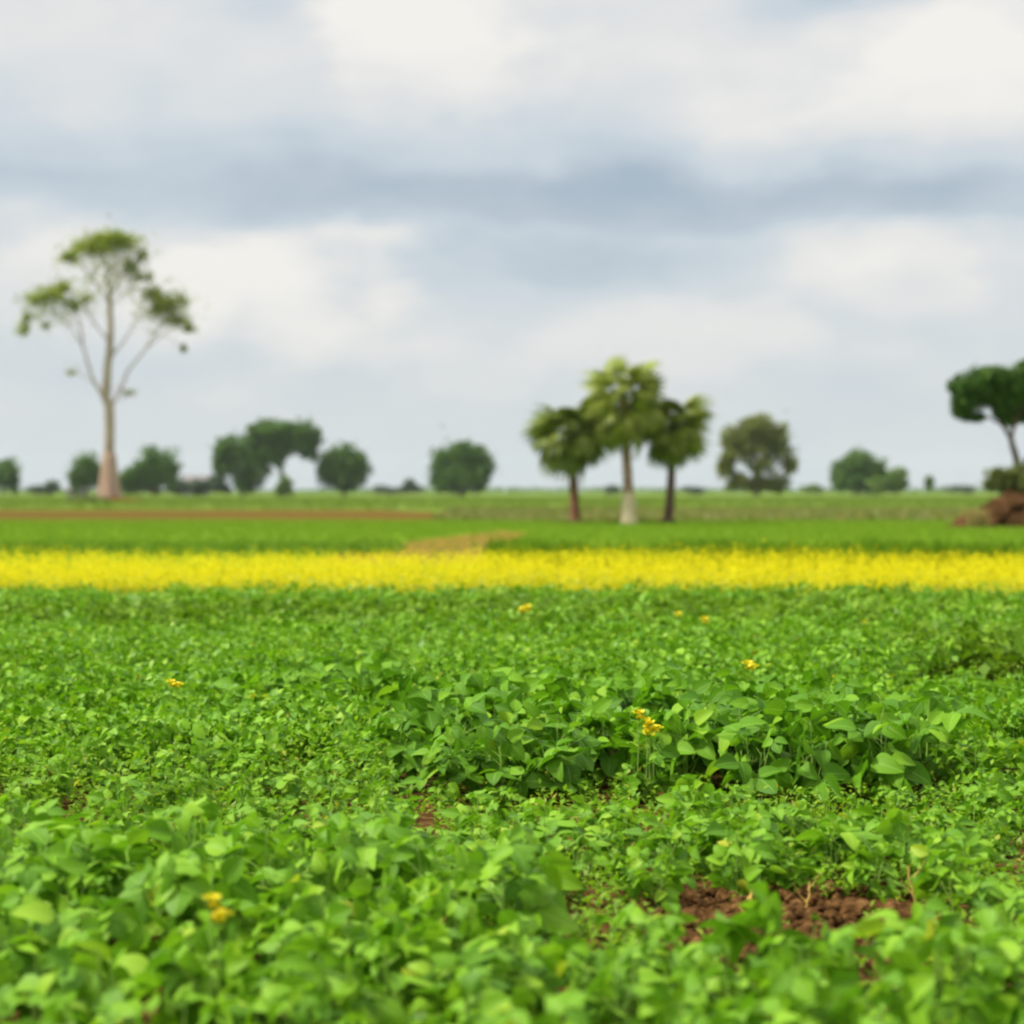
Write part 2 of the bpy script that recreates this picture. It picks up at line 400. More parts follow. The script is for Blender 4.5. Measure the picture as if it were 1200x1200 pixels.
# field layout -----------------------------------------------------------------
def front_edge(u_):       # where the tall foreground rows end, seen as a heading u = x / y
    return float(np.interp(u_, [-.3, -.05, .05, .3], [6.2, 6.0, 5.1, 5.0]))
def layout(x, y):
    """returns (keep probability, height, dark?)"""
    u_ = x / max(y, .1); P = 600 + u_ * 2400
    n = float(wav(np.float64(x), np.float64(y), 1.1, 21)); n2_ = float(wav(np.float64(x), np.float64(y), .45, 33))
    fe = front_edge(u_)
    if y < fe: return .88, .385 + .07 * n + .03 * n2_ - (.04 if y > fe - .4 and P > 650 else 0), 0
    if y < 8.2:
        if 770 + 50 * n < P < 1075 + 40 * n and 5.5 < y < 6.3 + .1 * n2_: return 0, 0, 0
        if 30 < P < 115 and 7.0 < y < 7.9: return 0, 0, 0
        if y < 5.7 and 650 < P < 1130: return .35, .13, 0
        if y > 7.5 and 460 < P < 1115: return .55, .15 + .03 * n, 0
        if P < 480: return .9, .27 + .04 * n, 0
        return .85, .25 + .05 * n, 0
    def el(pc, yc, rp, ry): return ((P - pc) / rp) ** 2 + ((y - yc) / ry) ** 2 < 1 + .35 * n2_
    if el(600, 9.05, 150, .95) or el(940, 8.95, 165, .9) or el(720, 9.7, 90, .5): return 1, .46 + .05 * n, 1
    if 460 < P < 1115 and y < 8.7: return .5, .16, 0
    if el(365, 10.9, 75, .5): return 1, .41, 1
    if P > 1050 and 13.3 < y < 14.9: return 1, .42, 1
    if P > 1090 and 12.5 < y <= 13.3: return 0, 0, 0
    if P > 1040 and 11.3 < y < 12.5: return .8, .18, 0
    if P < 60 and 12.6 < y < 13.2: return 0, 0, 0
    if 330 < P < 420 and 10.9 < y < 11.6: return .2, .2, 0
    h = .30 + .07 * n + .10 * n2_ + (.03 if P > 600 else -.01)
    if y > 16.5: h = .415 + .02 * n
    return (.45 if n2_ < -.75 else .96), h, 1 if n2_ > .5 else 0

plants = []; step = .25
y = 2.7; row = 0
while y < 20.2:
    half = .25 * y + 2.2 + .06 * y
    x = -half + (row % 2) * step / 2
    while x < half:
        xx = x + random.uniform(-.08, .08); yy = y + random.uniform(-.08, .08)
        k_, h_, dk = layout(xx, yy)
        if random.random() < k_ and h_ > .05:
            plants.append((xx, yy, h_ * random.uniform(.80, 1.14), dk))
        x += step
    y += step * .87; row += 1
inview = [p for p in plants if abs(p[0]) < .25 * p[1] + .22 and p[1] > 3.0]
inview.sort(key=lambda p: p[1]); hero = inview[:290]; hs = set(id(p) for p in hero)
rest = [p for p in plants if id(p) not in hs]
print('bean plants', len(plants), 'single', len(hero), 'to', hero[-1][1])

def where(x, y, h, dk):
    u_ = x / y; P = 600 + u_ * 2400; fe = front_edge(u_)
    side = ('by the left edge' if P < 150 else 'left of the yellow blossom' if P < 235 else 'right of the blossom' if P < 420 else 'left of the middle' if P < 600
            else 'right of the middle' if P < 760 else 'in line with the bare soil' if P < 1060 else 'by the right edge')
    if y < min(fe, 3.9): return f'blurred broad bean plant in the nearest rows, {side}', 'bean plants of the nearest rows, ' + side
    if y < min(fe, 4.8): return f'blurred foreground bean plant a few rows in, {side}', 'foreground bean plants, ' + side
    if y < fe: return f'tall bean plant along the foreground back edge, {side}'.replace('along the', 'at the'), 'far foreground bean plants, ' + side
    if y < 6.0: return f'stunted bean plant before the bare brown soil, {side}', 'stunted bean plants before the bare soil'
    side2 = 'by the left edge' if P < 150 else 'in the left half' if P < 450 else 'near the middle' if P < 715 else 'behind the bare soil' if P < 1075 else 'by the right edge'
    if y < 7.1: return f'low bean plant just past the foreground, {side2}', 'low bean plants past the foreground, ' + side2
    if not dk: return f'low bean plant in the hollow before the dark clump, {side2}' if P > 460 else f'short pale bean plant left of the dark clump, {side2}', ('hollow ' if P > 460 else 'pale ') + 'bean plants, ' + side2
    return f'tall bean plant in the dense dark clump, {side2}', 'tall dark clump of bean plants, ' + side2

FLH = .42
hero_src = {}
def place_plant(x, y, h, dk, label, group, kv=None):
    kv = random.randrange(6) if kv is None else kv
    root = bpy.data.objects.new('bean_plant', None); col.objects.link(root); root.empty_display_size = .05
    root.location = (x, y, .012); root.rotation_euler = (random.gauss(0, .05), random.gauss(0, .05), random.uniform(0, 6.28))
    s_ = h / .42; s_xy = s_ * random.uniform(.95, 1.12) if h > .3 else s_ * 1.2
    root.scale = (s_xy, s_xy, s_)
    tag(root, label, 'bean plant', group)
    key = (kv, dk)
    small = .72 if (y > 7 and not dk and x / y < -.05) else 1.0
    if key not in hero_src:
        kids = []
        o = bpy.data.objects.new('stem', stem_me[kv]); kids.append(o)
        for (pos, a, sc_, lk, tilt) in PV[kv][1]:
            o = bpy.data.objects.new('leaf', (leaf_me_dark if dk else leaf_me)[lk])
            o.location = pos; o.rotation_euler = (tilt, tilt * .5, a); o.scale = (sc_,) * 3; kids.append(o)
        hero_src[key] = kids
        for o in kids: col.objects.link(o); o.parent = root
    else:
        for o in hero_src[key]:
            c = o.copy(); col.objects.link(c); c.parent = root
            if c.name.startswith('leaf'):
                e_ = c.rotation_euler; jit = .34 if dk else .2; c.rotation_euler = (e_[0] + random.gauss(0, jit), e_[1] + random.gauss(0, jit), e_[2] + random.gauss(0, .3)); c.scale = [q * small * (random.uniform(.62, 1.05) if dk else random.uniform(.72, 1.12)) for q in c.scale]
    return root
zones = {}
for p in hero: zones.setdefault(where(*p), []).append(p)
for (lb, gp), ps in zones.items():
    ranks = {}
    for word, key in (('the leftmost ', lambda q: q[0] / q[1]), ('the rightmost ', lambda q: -q[0] / q[1]), ('the tallest ', lambda q: -q[2]), ('the shortest ', lambda q: q[2]),
                      ('the nearest ', lambda q: q[1]), ('the farthest ', lambda q: -q[1])):
        left = [q for q in ps if q not in ranks]
        best = min(ps, key=key)
        if best in left and len(ps) > 1: ranks[best] = word
    for p in ps: place_plant(*p, ranks.get(p, '') + lb, gp)

# the rest of the bean field: too many plants to take singly
def plant_cloud(ps, proto, name, mats, midx=0, stemtoo=True, keep=1.0):
    A, T, MI = [], [], []; SV = []
    groups_ = {}
    for (x, y, h, dk) in ps:
        kv = random.randrange(6); s_ = h / .42; a = random.uniform(0, 6.28); sx = s_ * random.uniform(1, 1.15) if h > .3 else s_ * 1.2
        Rz = rot_z(np.float64(a)); S = np.diag([sx, sx, s_])
        for (pos, la, sc_, lk, tilt) in PV[kv][1]:
            if keep < 1 and random.random() > keep: continue
            RL = rot_z(np.float64(la + random.gauss(0, .3))) @ rot_x(np.float64(tilt + random.gauss(0, .14)))
            for bm_, bp_ in zip(LEAVES[lk][1], LEAVES[lk][2]):
                if dk or y < 7.5:
                    A.append(Rz @ S @ RL @ bm_ * sc_); T.append(Rz @ S @ (pos + RL @ (bp_ * sc_)) + np.array([x, y, .012])); MI.append(dk)
                else:
                    for rep in (0, 1):
                        R2 = rot_y(np.float64(random.gauss(-.25, .5))) @ rot_x(np.float64(random.gauss(0, .5)))
                        A.append(Rz @ RL @ R2 @ bm_ * sc_ * .70); T.append(Rz @ S @ (pos + RL @ (bp_ * sc_)) + np.array([x + random.gauss(0, .035), y + random.gauss(0, .035), .012 + random.gauss(0, .02)])); MI.append(dk)
        if stemtoo:
            SV.append((x, y, s_ * .3))
    A = np.array(A); T = np.array(T); MI = np.array(MI)
    parts = []
    for q in (0, 1):
        if (MI == q).any():
            v_, f_, u_ = scatter(proto[0], proto[1], A[MI == q], T[MI == q], proto[2]); parts.append((v_, f_, u_, q))
    if SV:
        SV = np.array(SV); n = len(SV)
        pv = np.array([(-.003, 0, 0), (.003, 0, 0), (.002, 0, 1), (-.002, 0, 1), (0, -.003, 0), (0, .003, 0), (0, .002, 1), (0, -.002, 1)])
        pf = np.array([(0, 1, 2, 3), (4, 5, 6, 7)])
        A2 = np.tile(np.eye(3), (n, 1, 1)); A2[:, 2, 2] = SV[:, 2]
        T2 = np.column_stack([SV[:, 0], SV[:, 1], np.full(n, .01)])
        v_, f_, u_ = scatter(pv, pf, A2, T2); parts.append((v_, f_, None, 2))
    V, F, U, MI2 = joinp(parts)
    return mesh_data(name, V, F, mats, U, MI2, smooth=True)
near_rest = [p for p in rest if p[1] < 12.5]; far_rest = [p for p in rest if p[1] >= 12.5]
v1 = plant_cloud(near_rest, BL_LO, 'bean_field_plants', [m_bean_lo, m_darkbean, m_stem])
o = obj('bean_field_plants', v1, kind='stuff', label='broad mass of green bean plants from the dark clump towards the yellow strip', cat='bean crop')
v2 = plant_cloud(far_rest, BL_MIN, 'distant_bean_plants', [m_bean_lo, m_dark_weed, m_stem], stemtoo=False)
o = obj('distant_bean_plants', v2, kind='stuff', label='fine textured farther rows of bean plants just before the yellow strip', cat='bean crop')

# low weeds between the plants ---------------------------------------------------
def weeds(n, region, size, name, m, label, cat, hmin=.02, hmax=.14, z=.01):
    A, T = [], []
    i = 0
    while i < n:
        x, y, ok = region()
        if not ok: i += 1; continue
        i += 1
        h = random.uniform(hmin, hmax); a0 = random.uniform(0, 6.28); nb = random.randint(5, 9)
        for b in range(nb):
            a = a0 + b * 2.4; q = (b + 1) / nb
            Rm = rot_z(np.float64(a)) @ rot_y(np.float64(random.uniform(-1.25, .25)))
            s_ = size * random.uniform(.6, 1.2) * (1.15 - .5 * q)
            A.append(Rm * s_ @ np.diag([1, .72, 1])); T.append((x + random.gauss(0, .008), y + random.gauss(0, .008), z + h * q))
    v_, f_, u_ = scatter(BL_MIN[0], BL_MIN[1], np.array(A), np.array(T), BL_MIN[2])
    return obj(name, mesh_data(name, v_, f_, m, u_, smooth=True), kind='stuff', label=label, cat=cat)
def reg_b():
    y = random.uniform(4.4, 9) ; u_ = random.uniform(-.29, .29); P = 600 + u_ * 2400
    bare = (760 < P < 1075 and 5.4 < y < 6.3 and random.random() > .05) or (30 < P < 115 and 7.0 < y < 7.9)
    return u_ * y, y, (not bare) and y > front_edge(u_) - .3
weeds(4200, reg_b, .045, 'low_weeds', m_light, 'low yellow-green weeds and seedlings between the bean plants around the bare soil', 'weeds')
def reg_c():
    y = math.sqrt(random.uniform(64, 400)); u_ = random.uniform(-.32, .32)
    P = 600 + u_ * 2400
    return u_ * y, y, not (460 < P < 1115 and y < 10.2) and (P < 560 or random.random() < .6) and not (P > 1080 and 12.4 < y < 13.3)
weeds(12000, reg_c, .045, 'field_weeds', m_light, 'pale small-leaved weeds filling the left and middle of the bean field', 'weeds', .10, .33)

# soil clods ----------------------------------------------------------------------
def ico(rough_, seed):
    import bmesh
    bm = bmesh.new(); bmesh.ops.create_icosphere(bm, subdivisions=2, radius=1)
    r = np.random.default_rng(seed)
    v_ = np.array([q.co[:] for q in bm.verts]); f_ = np.array([[q.index for q in fc.verts] for fc in bm.faces]); bm.free()
    v_ *= (1 + rough_ * r.normal(0, 1, (len(v_), 1)) * .5 + rough_ * (wav(v_[:, 0] * 3 + v_[:, 2] * 2, v_[:, 1] * 3, 1, seed))[:, None]); v_[:, 2] *= .7
    return v_, f_
parts = []
for s_ in range(4):
    pv, pf = ico(.28, 40 + s_); n = 480
    P_ = rng.uniform(690, 1110, n); Y_ = rng.uniform(5.2, 6.5, n); sz = rng.gamma(1.6, .0055, n) + .004
    A = (rot_z(rng.uniform(0, 6.28, n)) @ rot_x(rng.normal(0, .4, n))) * sz[:, None, None]
    bump_ = .02 * np.exp(-((P_ - 850) / 90) ** 2) + .035 * np.exp(-((P_ - 960) / 50) ** 2)
    T = np.column_stack([(P_ - 600) / 2400 * Y_, Y_, .02 + sz * .2 + bump_ * rng.uniform(0, 1, n)])
    v_, f_, _ = scatter(pv, pf, A, T); parts.append((v_, f_, None, 0))
V, F, U, MI = joinp(parts)
obj('soil_clods', mesh_data('soil_clods', V, F, m_clod), kind='stuff', label='loose red-brown soil clods on the bare patch among the beans', cat='soil clods')

# blossoms ------------------------------------------------------------------------
def blossom_mesh(seed, n=9, rad=.014):
    r = np.random.default_rng(seed); A, T = [], []
    for i in range(n):
        c = np.array([r.normal(0, .016), r.normal(0, .012), r.uniform(-.012, .014)])
        for b in range(4):
            A.append(rot_z(r.uniform(0, 6.28)) @ rot_y(np.float64(r.uniform(-.9, .2))) @ rot_x(np.float64(r.normal(0, .4))) * rad * r.uniform(.9, 1.6) @ np.diag([1, 1.2, 1])); T.append(c)
    pv, pf, pu = blade(3, 2, .5, -.2); v_, f_, u_ = scatter(pv, pf, np.array(A), np.array(T), pu)
    return mesh_data('blossom', v_, f_, m_petal, u_, smooth=True)
bl_me = [blossom_mesh(k) for k in range(3)]
stalk_v, stalk_f = tube([(0, 0, 0), (.004, 0, .5), (0, 0, 1)], [.0022, .0018, .0014], 5)
stalk_me = mesh_data('flower_stalk', stalk_v, stalk_f, m_stem, smooth=True)
def flowering(P, ypx, d, sc_, label, heads, dk=0, tall=.36):
    r_ = px(P, ypx, d)
    root = place_plant(r_[0], d + .03, tall, dk, label, None)
    root.rotation_euler = (0, 0, 0); root.scale = (tall / .42,) * 3
    k = 1 / root.scale[0]
    for i, (dx, dy_, dz) in enumerate(heads):
        o = obj('blossom', bl_me[i % 3], root); o.location = (dx * k, (-.06 + dy_) * k, (r_[2] + dz - .012) * k); o.scale = (sc_ * k,) * 3; o.rotation_euler = (0, 0, i * 1.3)
        st = obj('flower_stalk', stalk_me, root); z_ = (r_[2] + dz - .012) * k; st.location = (dx * k, (-.06 + dy_) * k, z_ * .4); st.scale = (1, 1, z_ * .6)
flowering(248, 1056, 4.5, .8, 'bean plant bearing the orange-yellow blossom in the blurred left foreground', [(0, 0, 0), (.014, .01, -.035)], 0, .37)
flowering(757, 848, 8.3, 1.0, 'dark bean plant with a cluster of three yellow blossoms left of centre of the clump', [(-.035, 0, .035), (.03, .01, -.025), (.0, .0, -.035), (.012, 0, .0)], 1, .34)
flowering(874, 780, 10.6, 1.15, 'bean plant with one bright yellow blossom behind the dark clump', [(0, 0, 0), (.02, 0, -.012)], 0, .36)
flowering(616, 714, 15.3, 1.5, 'distant bean plant with a yellow blossom near the middle, close to the yellow strip', [(0, 0, 0), (-.03, 0, -.01)], 0, .37)
flowering(793, 721, 14.5, 1.1, 'distant bean plant with a faint yellow blossom, the left one of a close pair', [(0, 0, 0)], 0, .37)
flowering(824, 728, 13.9, 1.3, 'distant bean plant with a yellow-green blossom, the right one of a close pair', [(0, 0, 0)], 0, .36)
flowering(200, 801, 9.6, .9, 'pale bean plant with a small yellow blossom at left, in the middle distance', [(0, 0, 0), (.025, 0, -.01)], 0, .36)

# withered stems on the bare soil
def withered(P, ypx, d, h, label, lean=.02, r=.006):
    b = px(P, ypx, d); b[2] = .01
    root = empty('withered_stem', b); tag(root, label, 'dead stem')
    p = smooth_path([(0, 0, 0), (lean * .3, 0, h * .4), (lean, 0, h * .75), (lean * 1.3, .01, h)], 3, .0015)
    v_, f_ = tube(p, np.linspace(r, r * .45, len(p)), 6); obj('stem', mesh_data('stem', v_, f_, m_drystem, smooth=True), root)
    for i in range(2):
        z_ = h * (.5 + .3 * i); sgn = 1 if i else -1
        p = smooth_path([(lean * .5, 0, z_), (lean * .5 + sgn * .02, .01, z_ + .02), (lean * .5 + sgn * .04, .01, z_ + .055)], 3)
        v_, f_ = tube(p, np.linspace(r * .45, r * .2, len(p)), 5); obj('twig', mesh_data('twig', v_, f_, m_drystem, smooth=True), root)
withered(872, 1090, 5.85, .15, 'straw-yellow withered bean stem standing in front of the brown clods')
withered(945, 1060, 6.1, .12, 'thin tan withered stem right of the straw-yellow one on the bare soil', .01, .004)
withered(1075, 1060, 6.1, .17, 'dry forked stem at the right end of the bare soil patch', -.02, .004)
withered(155, 850, 11.3, .27, 'orange-brown dead stalk standing in the left of the bean field', .01, .009)
withered(500, 1110, 5.0, .24, 'yellowing bare stem in the blurred foreground left of the middle', .01, .005)

# ------------------------------------------------------------------ yellow flowering strip
def yellow_strip():
    n = 15000
    X = rng.uniform(-11, 11, n); Y = rng.uniform(20.6, 24.6, n)
    H = .57 + .07 * wav(X, Y, 1.4, 50) + rng.normal(0, .035, n) + (rng.random(n) < .08) * rng.uniform(.02, .10, n)
    parts = []
    pv, pf, pu = BL_MIN
    for b in range(9):                                   # blossoms in the upper half of each spike
        q = rng.uniform(.42, 1.0, n); A = (rot_z(rng.uniform(0, 6.28, n)) @ rot_y(rng.uniform(-1.4, .4, n)) @ rot_x(rng.normal(0, .5, n))) * (rng.uniform(.022, .042, n) * (1.25 - .55 * q))[:, None, None]
        T = np.column_stack([X + rng.normal(0, .018, n), Y + rng.normal(0, .018, n), H * q]); v_, f_, u_ = scatter(pv, pf, A, T, pu); parts.append((v_, f_, u_, 0))
    for b in range(4):
        q = rng.uniform(.1, .62, n); A = (rot_z(rng.uniform(0, 6.28, n)) @ rot_y(rng.uniform(-.8, .6, n))) * rng.uniform(.04, .08, n)[:, None, None]
        T = np.column_stack([X, Y, H * q]); v_, f_, u_ = scatter(pv, pf, A, T, pu); parts.append((v_, f_, u_, 1))
    V, F, U, MI = joinp(parts)
    obj('yellow_flowering_crop', mesh_data('yellow_flowering_crop', V, F, [m_crop_y, m_crop_g], U, MI), kind='stuff', label='long strip of bright yellow flowering crop across the whole field', cat='flower crop')
yellow_strip()

# ------------------------------------------------------------------ grass and crop beyond the yellow strip
TUFT_V = []; TUFT_F = []
for i in range(4):
    a = i * 1.57 + .4; c, s_ = math.cos(a), math.sin(a); k = len(TUFT_V)
    TUFT_V += [(c * .05 - s_ * .07, s_ * .05 + c * .07, 0), (c * .05 + s_ * .07, s_ * .05 - c * .07, 0), (c * .36 + s_ * .02, s_ * .36 - c * .02, .95), (c * .36 - s_ * .02, s_ * .36 + c * .02, 1)]
    TUFT_F.append((k, k + 1, k + 2, k + 3))
TUFT_V = np.array(TUFT_V); TUFT_F = np.array(TUFT_F)
def tufts(name, n, pts, hs_, ws_, m, label, cat):
    n = len(pts)
    A = rot_z(rng.uniform(0, 6.28, n)); sc_ = np.stack([ws_, ws_, hs_], -1); A = A * sc_[:, :, None]
    T = np.column_stack([pts, np.zeros(n)]); v_, f_, _ = scatter(TUFT_V, TUFT_F, A, T)
    return obj(name, mesh_data(name, v_, f_, m), kind='stuff', label=label, cat=cat)
def wedge(n, y0, y1, lim=.3, p=1):
    y = (rng.uniform(y0 ** 2, y1 ** 2, n)) ** .5; u_ = rng.uniform(-lim, lim, n); return np.column_stack([u_ * y, y])
def inpoly(P_, poly):
    x, y = P_[:, 0], P_[:, 1]; r = np.zeros(len(P_), bool); j = len(poly) - 1
    for i in range(len(poly)):
        xi, yi = poly[i]; xj, yj = poly[j]
        r ^= ((yi > y) != (yj > y)) & (x < (xj - xi) * (y - yi) / (yj - yi + 1e-12) + xi); j = i
    return r
tan = [(-3.6, 34), (-.4, 34), (-.2, 50), (.6, 62), (-.4, 66), (-1.6, 58), (-3.4, 47)]
pp = wedge(42000, 26.5, 86); pp = pp[(~inpoly(pp, tan)) | (rng.random(len(pp)) < .10)]; n = len(pp)
tufts('young_crop', n, pp, rng.uniform(.05, .12, n), rng.uniform(.10, .2, n), m_grass, 'short bright green crop beyond the yellow strip', 'crop')
# dark weedy margin right behind the yellow strip
nn = 6000; X = rng.uniform(-.3, 9.5, nn); Y = rng.uniform(25, 26.6, nn)
h_ = .57 + .10 * wav(X, Y, 2.5, 60) + rng.normal(0, .05, nn)
tufts('weedy_margin', nn, np.column_stack([X, Y]), np.clip(h_, .15, .72), rng.uniform(.18, .3, nn), m_dark_weed, 'uneven dark green weeds along the back of the yellow strip, right half', 'weeds')
nn = 2600; X = rng.uniform(-16, -2.4, nn); Y = rng.uniform(41, 46, nn)
tufts('weedy_bank', nn, np.column_stack([X, Y]), rng.uniform(.08, .24, nn), rng.uniform(.2, .4, nn), m_dark_weed, 'thin dark green weeds between the bright field and the yellow strip, left half', 'weeds')
# fallow grass verge on the right half and in front of the palms
nn = 9000; Y = rng.uniform(88, 128, nn); X = rng.uniform(-4, 36, nn); w_ = wav(X, Y, .5, 71)
k_ = (X < (1110 - 600) / 2400 * Y + 2) & (X > -3.6); X, Y, w_ = X[k_], Y[k_], w_[k_]; nn = len(X)
tufts('fallow_grass', nn, np.column_stack([X, Y]), np.clip(.28 + .22 * w_, .08, .8), rng.uniform(.3, .7, nn), m_dry, 'olive and tan dry grass on the fallow verge behind the palms', 'dry grass')
m_fargrass = leaf_mat('far grass', [(0, (.07, .12, .010)), (.5, (.10, .155, .014)), (1, (.135, .19, .02))], trans=.3, spec=.05)
pp = wedge(16000, 142, 420); n = len(pp)
tufts('far_crop', n, pp, rng.uniform(.10, .30, n), rng.uniform(.6, 1.6, n), m_fargrass, 'far green crop below the distant trees', 'crop')

# ragged grass along and across the ploughed strip, weeds at the palm feet
n = 2000; X = rng.uniform(-46, -2, n); Y = np.where(rng.random(n) < .7, rng.normal(85.6, .8, n), rng.normal(140, 3, n))
k_ = wav(X, Y, .35, 97) > -.15; X, Y = X[k_], Y[k_]; n = len(X)
tufts('strip_edge_grass', n, np.column_stack([X, Y]), rng.uniform(.04, .12, n), rng.uniform(.25, .6, n), m_grass, 'ragged grass growing along the edges of the brown ploughed strip', 'grass')
n = 420; c_ = rng.integers(0, 3, n); cx_ = np.array([(674 - 600) / 2400 * 80, (737 - 600) / 2400 * 79, (783 - 600) / 2400 * 80])[c_]
tufts('palm_foot_weeds', n, np.column_stack([cx_ + rng.normal(0, .42, n), 80.3 + rng.normal(0, .4, n)]), rng.uniform(.06, .22, n), rng.uniform(.12, .3, n), m_dry, 'dry weeds growing round the feet of the three palms', 'weeds')

# ------------------------------------------------------------------ trees
def tree_leaf_mats(name, a, b, c, tr=.25, spec=.2): return leaf_mat(name, [(0, a), (.5, b), (1, c)], trans=tr, rough=.6, spec=spec)
m_far = tree_leaf_mats('far tree foliage', (.042, .100, .014), (.072, .150, .020), (.115, .205, .03))
m_far2 = tree_leaf_mats('far tree foliage, olive', (.11, .14, .030), (.17, .20, .045), (.24, .26, .06))
m_shrub = tree_leaf_mats('light shrub foliage', (.07, .13, .03), (.12, .20, .035), (.17, .25, .05))
m_grey = tree_leaf_mats('dusty scrub', (.05, .085, .06), (.08, .12, .08), (.13, .17, .11))
m_tall = tree_leaf_mats('tall tree foliage', (.12, .17, .018), (.22, .27, .024), (.34, .38, .04), .4)
m_ra = tree_leaf_mats('right tree foliage', (.03, .08, .012), (.055, .12, .016), (.10, .18, .026))
m_oliv = tree_leaf_mats('olive bush foliage', (.06, .085, .02), (.12, .15, .035), (.2, .22, .06))
m_bark = simple_noise_mat('grey bark', (.15, .12, .09), (.36, .31, .25), .8, bump=.5, c3=(.26, .22, .17), stretch=(1, 1, .3), bdist=.05)
m_tallbark = simple_noise_mat('pale tan bark', (.24, .19, .14), (.44, .37, .29), .8, bump=.5, c3=(.34, .28, .21), stretch=(1, 1, .3), bdist=.05)
m_barkred = simple_noise_mat('pinkish bark', (.24, .16, .11), (.38, .28, .21), .5, bump=.6, c3=(.31, .215, .155), stretch=(2, 2, .2), bdist=.08)
m_barkdark = simple_noise_mat('dark bark', (.05, .035, .022), (.15, .10, .06), 3, bump=.5, c3=(.09, .06, .04), stretch=(1, 1, .3))
m_barkpale = simple_noise_mat('palm bark', (.16, .10, .07), (.34, .23, .16), 4, bump=.8, c3=(.24, .16, .11), stretch=(.6, .6, 5))
m_barkbase = simple_noise_mat('pale palm base', (.38, .30, .19), (.62, .52, .36), 4, bump=.8, stretch=(.6, .6, 3))

def crown_mesh(name, origin, d, lobes, dens, leaf_px, m, depth=.8, clump=.2, hollow=.55, rs=None, subs=26, nmin=4):
    """lobes: picture-free list of (centre, radii) already in metres"""
    r = rs or rng; A, T = [], []
    for (c, rad, w) in lobes:
        nc = max(nmin, int(subs * w)); n = int(dens * w)
        dirs = r.normal(0, 1, (nc, 3)); dirs /= np.linalg.norm(dirs, axis=1)[:, None]
        cc = c + dirs * rad * (r.uniform(hollow, .92, (nc, 1)))
        idx = r.integers(0, nc, n)
        p_ = cc[idx] + r.normal(0, 1, (n, 3)) * rad * clump
        # a few fill the inside
        k_ = r.random(n) < .22; dd = r.normal(0, 1, (n, 3)); dd /= np.linalg.norm(dd, axis=1)[:, None]
        p_[k_] = (c + dd * rad * (r.random((n, 1)) ** .5) * .8)[k_]
        A.append((rot_z(r.uniform(0, 6.28, n)) @ rot_y(r.normal(0, .8, n)) @ rot_x(r.normal(0, .6, n))) * (leaf_px * d / 2400 * r.uniform(.6, 1.5, n))[:, None, None]); T.append(p_)
    A = np.concatenate(A); T = np.concatenate(T) - origin
    v_, f_, u_ = scatter(BL_MIN[0] - np.array([.5, 0, 0]), BL_MIN[1], A, T, BL_MIN[2])
    return mesh_data(name, v_, f_, m, u_)

def tree(name, label, cat, d, base, lobes, trunk, limbs=(), m=None, bark=None, dens=900, leaf_px=5, group=None, depth=.8, clump=.2, hollow=.5, tname='trunk'):
    """base px (x, y); lobes px (x, y, rx, ry, weight, depth offset); trunk/limbs: px polylines with px radii"""
    o0 = px(base[0], base[1], d); o0[2] = min(o0[2], .02) if o0[2] < .3 else o0[2]
    root = empty(name, o0); tag(root, label, cat, group)
    s_ = d / 2400
    if trunk:
        for i, (pl, r0, r1) in enumerate([trunk] + list(limbs)):
            pts = [px(q[0], q[1], d + (q[2] * s_ if len(q) > 2 else 0)) for q in pl]
            if i == 0: pts[0][2] = o0[2] - .05
            p_ = smooth_path(pts, 4, .12 * r1 * s_) - o0
            v_, f_ = tube(p_, np.linspace(r0 * s_, r1 * s_, len(p_)), 8 if i == 0 else 6)
            obj(tname if i == 0 else 'limb', mesh_data('wood', v_, f_, bark, smooth=True), root)
    lb = []
    for q in lobes:
        off = q[5] if len(q) > 5 else 0
        lb.append((px(q[0], q[1], d + off * s_), np.array([q[2] * s_, q[2] * s_ * depth, q[3] * s_]), q[4]))
    if lb: obj('crown', crown_mesh('crown', o0, d, lb, dens, leaf_px, m, clump=clump, hollow=hollow), root)
    return root

GD = 'trees along the horizon'
# far trees (left to right)
tree('field_tree', 'small hazy tree cut by the left edge of the photo on the horizon', 'tree', 520, (4, 579), [(5, 557, 20, 17, 1, 0), (14, 566, 10, 10, .4, 3), (-6, 551, 14, 12, .5, 0)],
     ([(4, 580), (4, 568), (5, 560)], 2, 1.2), m=m_far, bark=m_barkdark, dens=1300, leaf_px=4.5)
tree('small_bush', 'low hazy bush between the left edge tree and the tall bare-limbed tree', 'bush', 560, (61, 579), [(61, 571, 11, 8, 1, 0), (56, 574, 8, 5, .4, 0)], None, m=m_grey, dens=700, leaf_px=4)
tree('field_tree', 'dark hazy tree partly hidden behind the pinkish trunk of the tall tree, on its left', 'tree', 480, (101, 580), [(100, 552, 19, 20, 1, 0), (92, 560, 12, 14, .5, 4), (111, 556, 12, 16, .5, -4)],
     ([(101, 580), (101, 566), (100, 556)], 2.4, 1.4), m=m_far, bark=m_barkdark, dens=1500, leaf_px=4.5)
tree('field_tree', 'round dark tree on the horizon just right of the tall tree trunk', 'tree', 480, (180, 580), [(184, 545, 24, 22, 1.1, 0), (172, 556, 20, 18, .9, 6), (197, 556, 14, 16, .6, -4), (158, 561, 16, 16, .7, 0), (148, 566, 12, 12, .5, 0)],
     ([(180, 580), (181, 566), (182, 552)], 2.6, 1.5), m=m_far, bark=m_barkdark, dens=1500, leaf_px=4.5)
tree('scrub_bush', 'dusty grey-green scrub on the horizon left of the flat-topped tree', 'bush', 500, (244, 579), [(150, 573, 14, 6, .5, 0), (178, 574, 16, 5, .5, 0), (214, 571, 14, 8, .6, 3), (232, 570, 12, 9, .8, 0), (252, 568, 14, 11, .9, 0), (264, 572, 8, 7, .4, 0), (205, 573, 12, 6, .4, 0)], None, m=m_grey, dens=700, leaf_px=4)
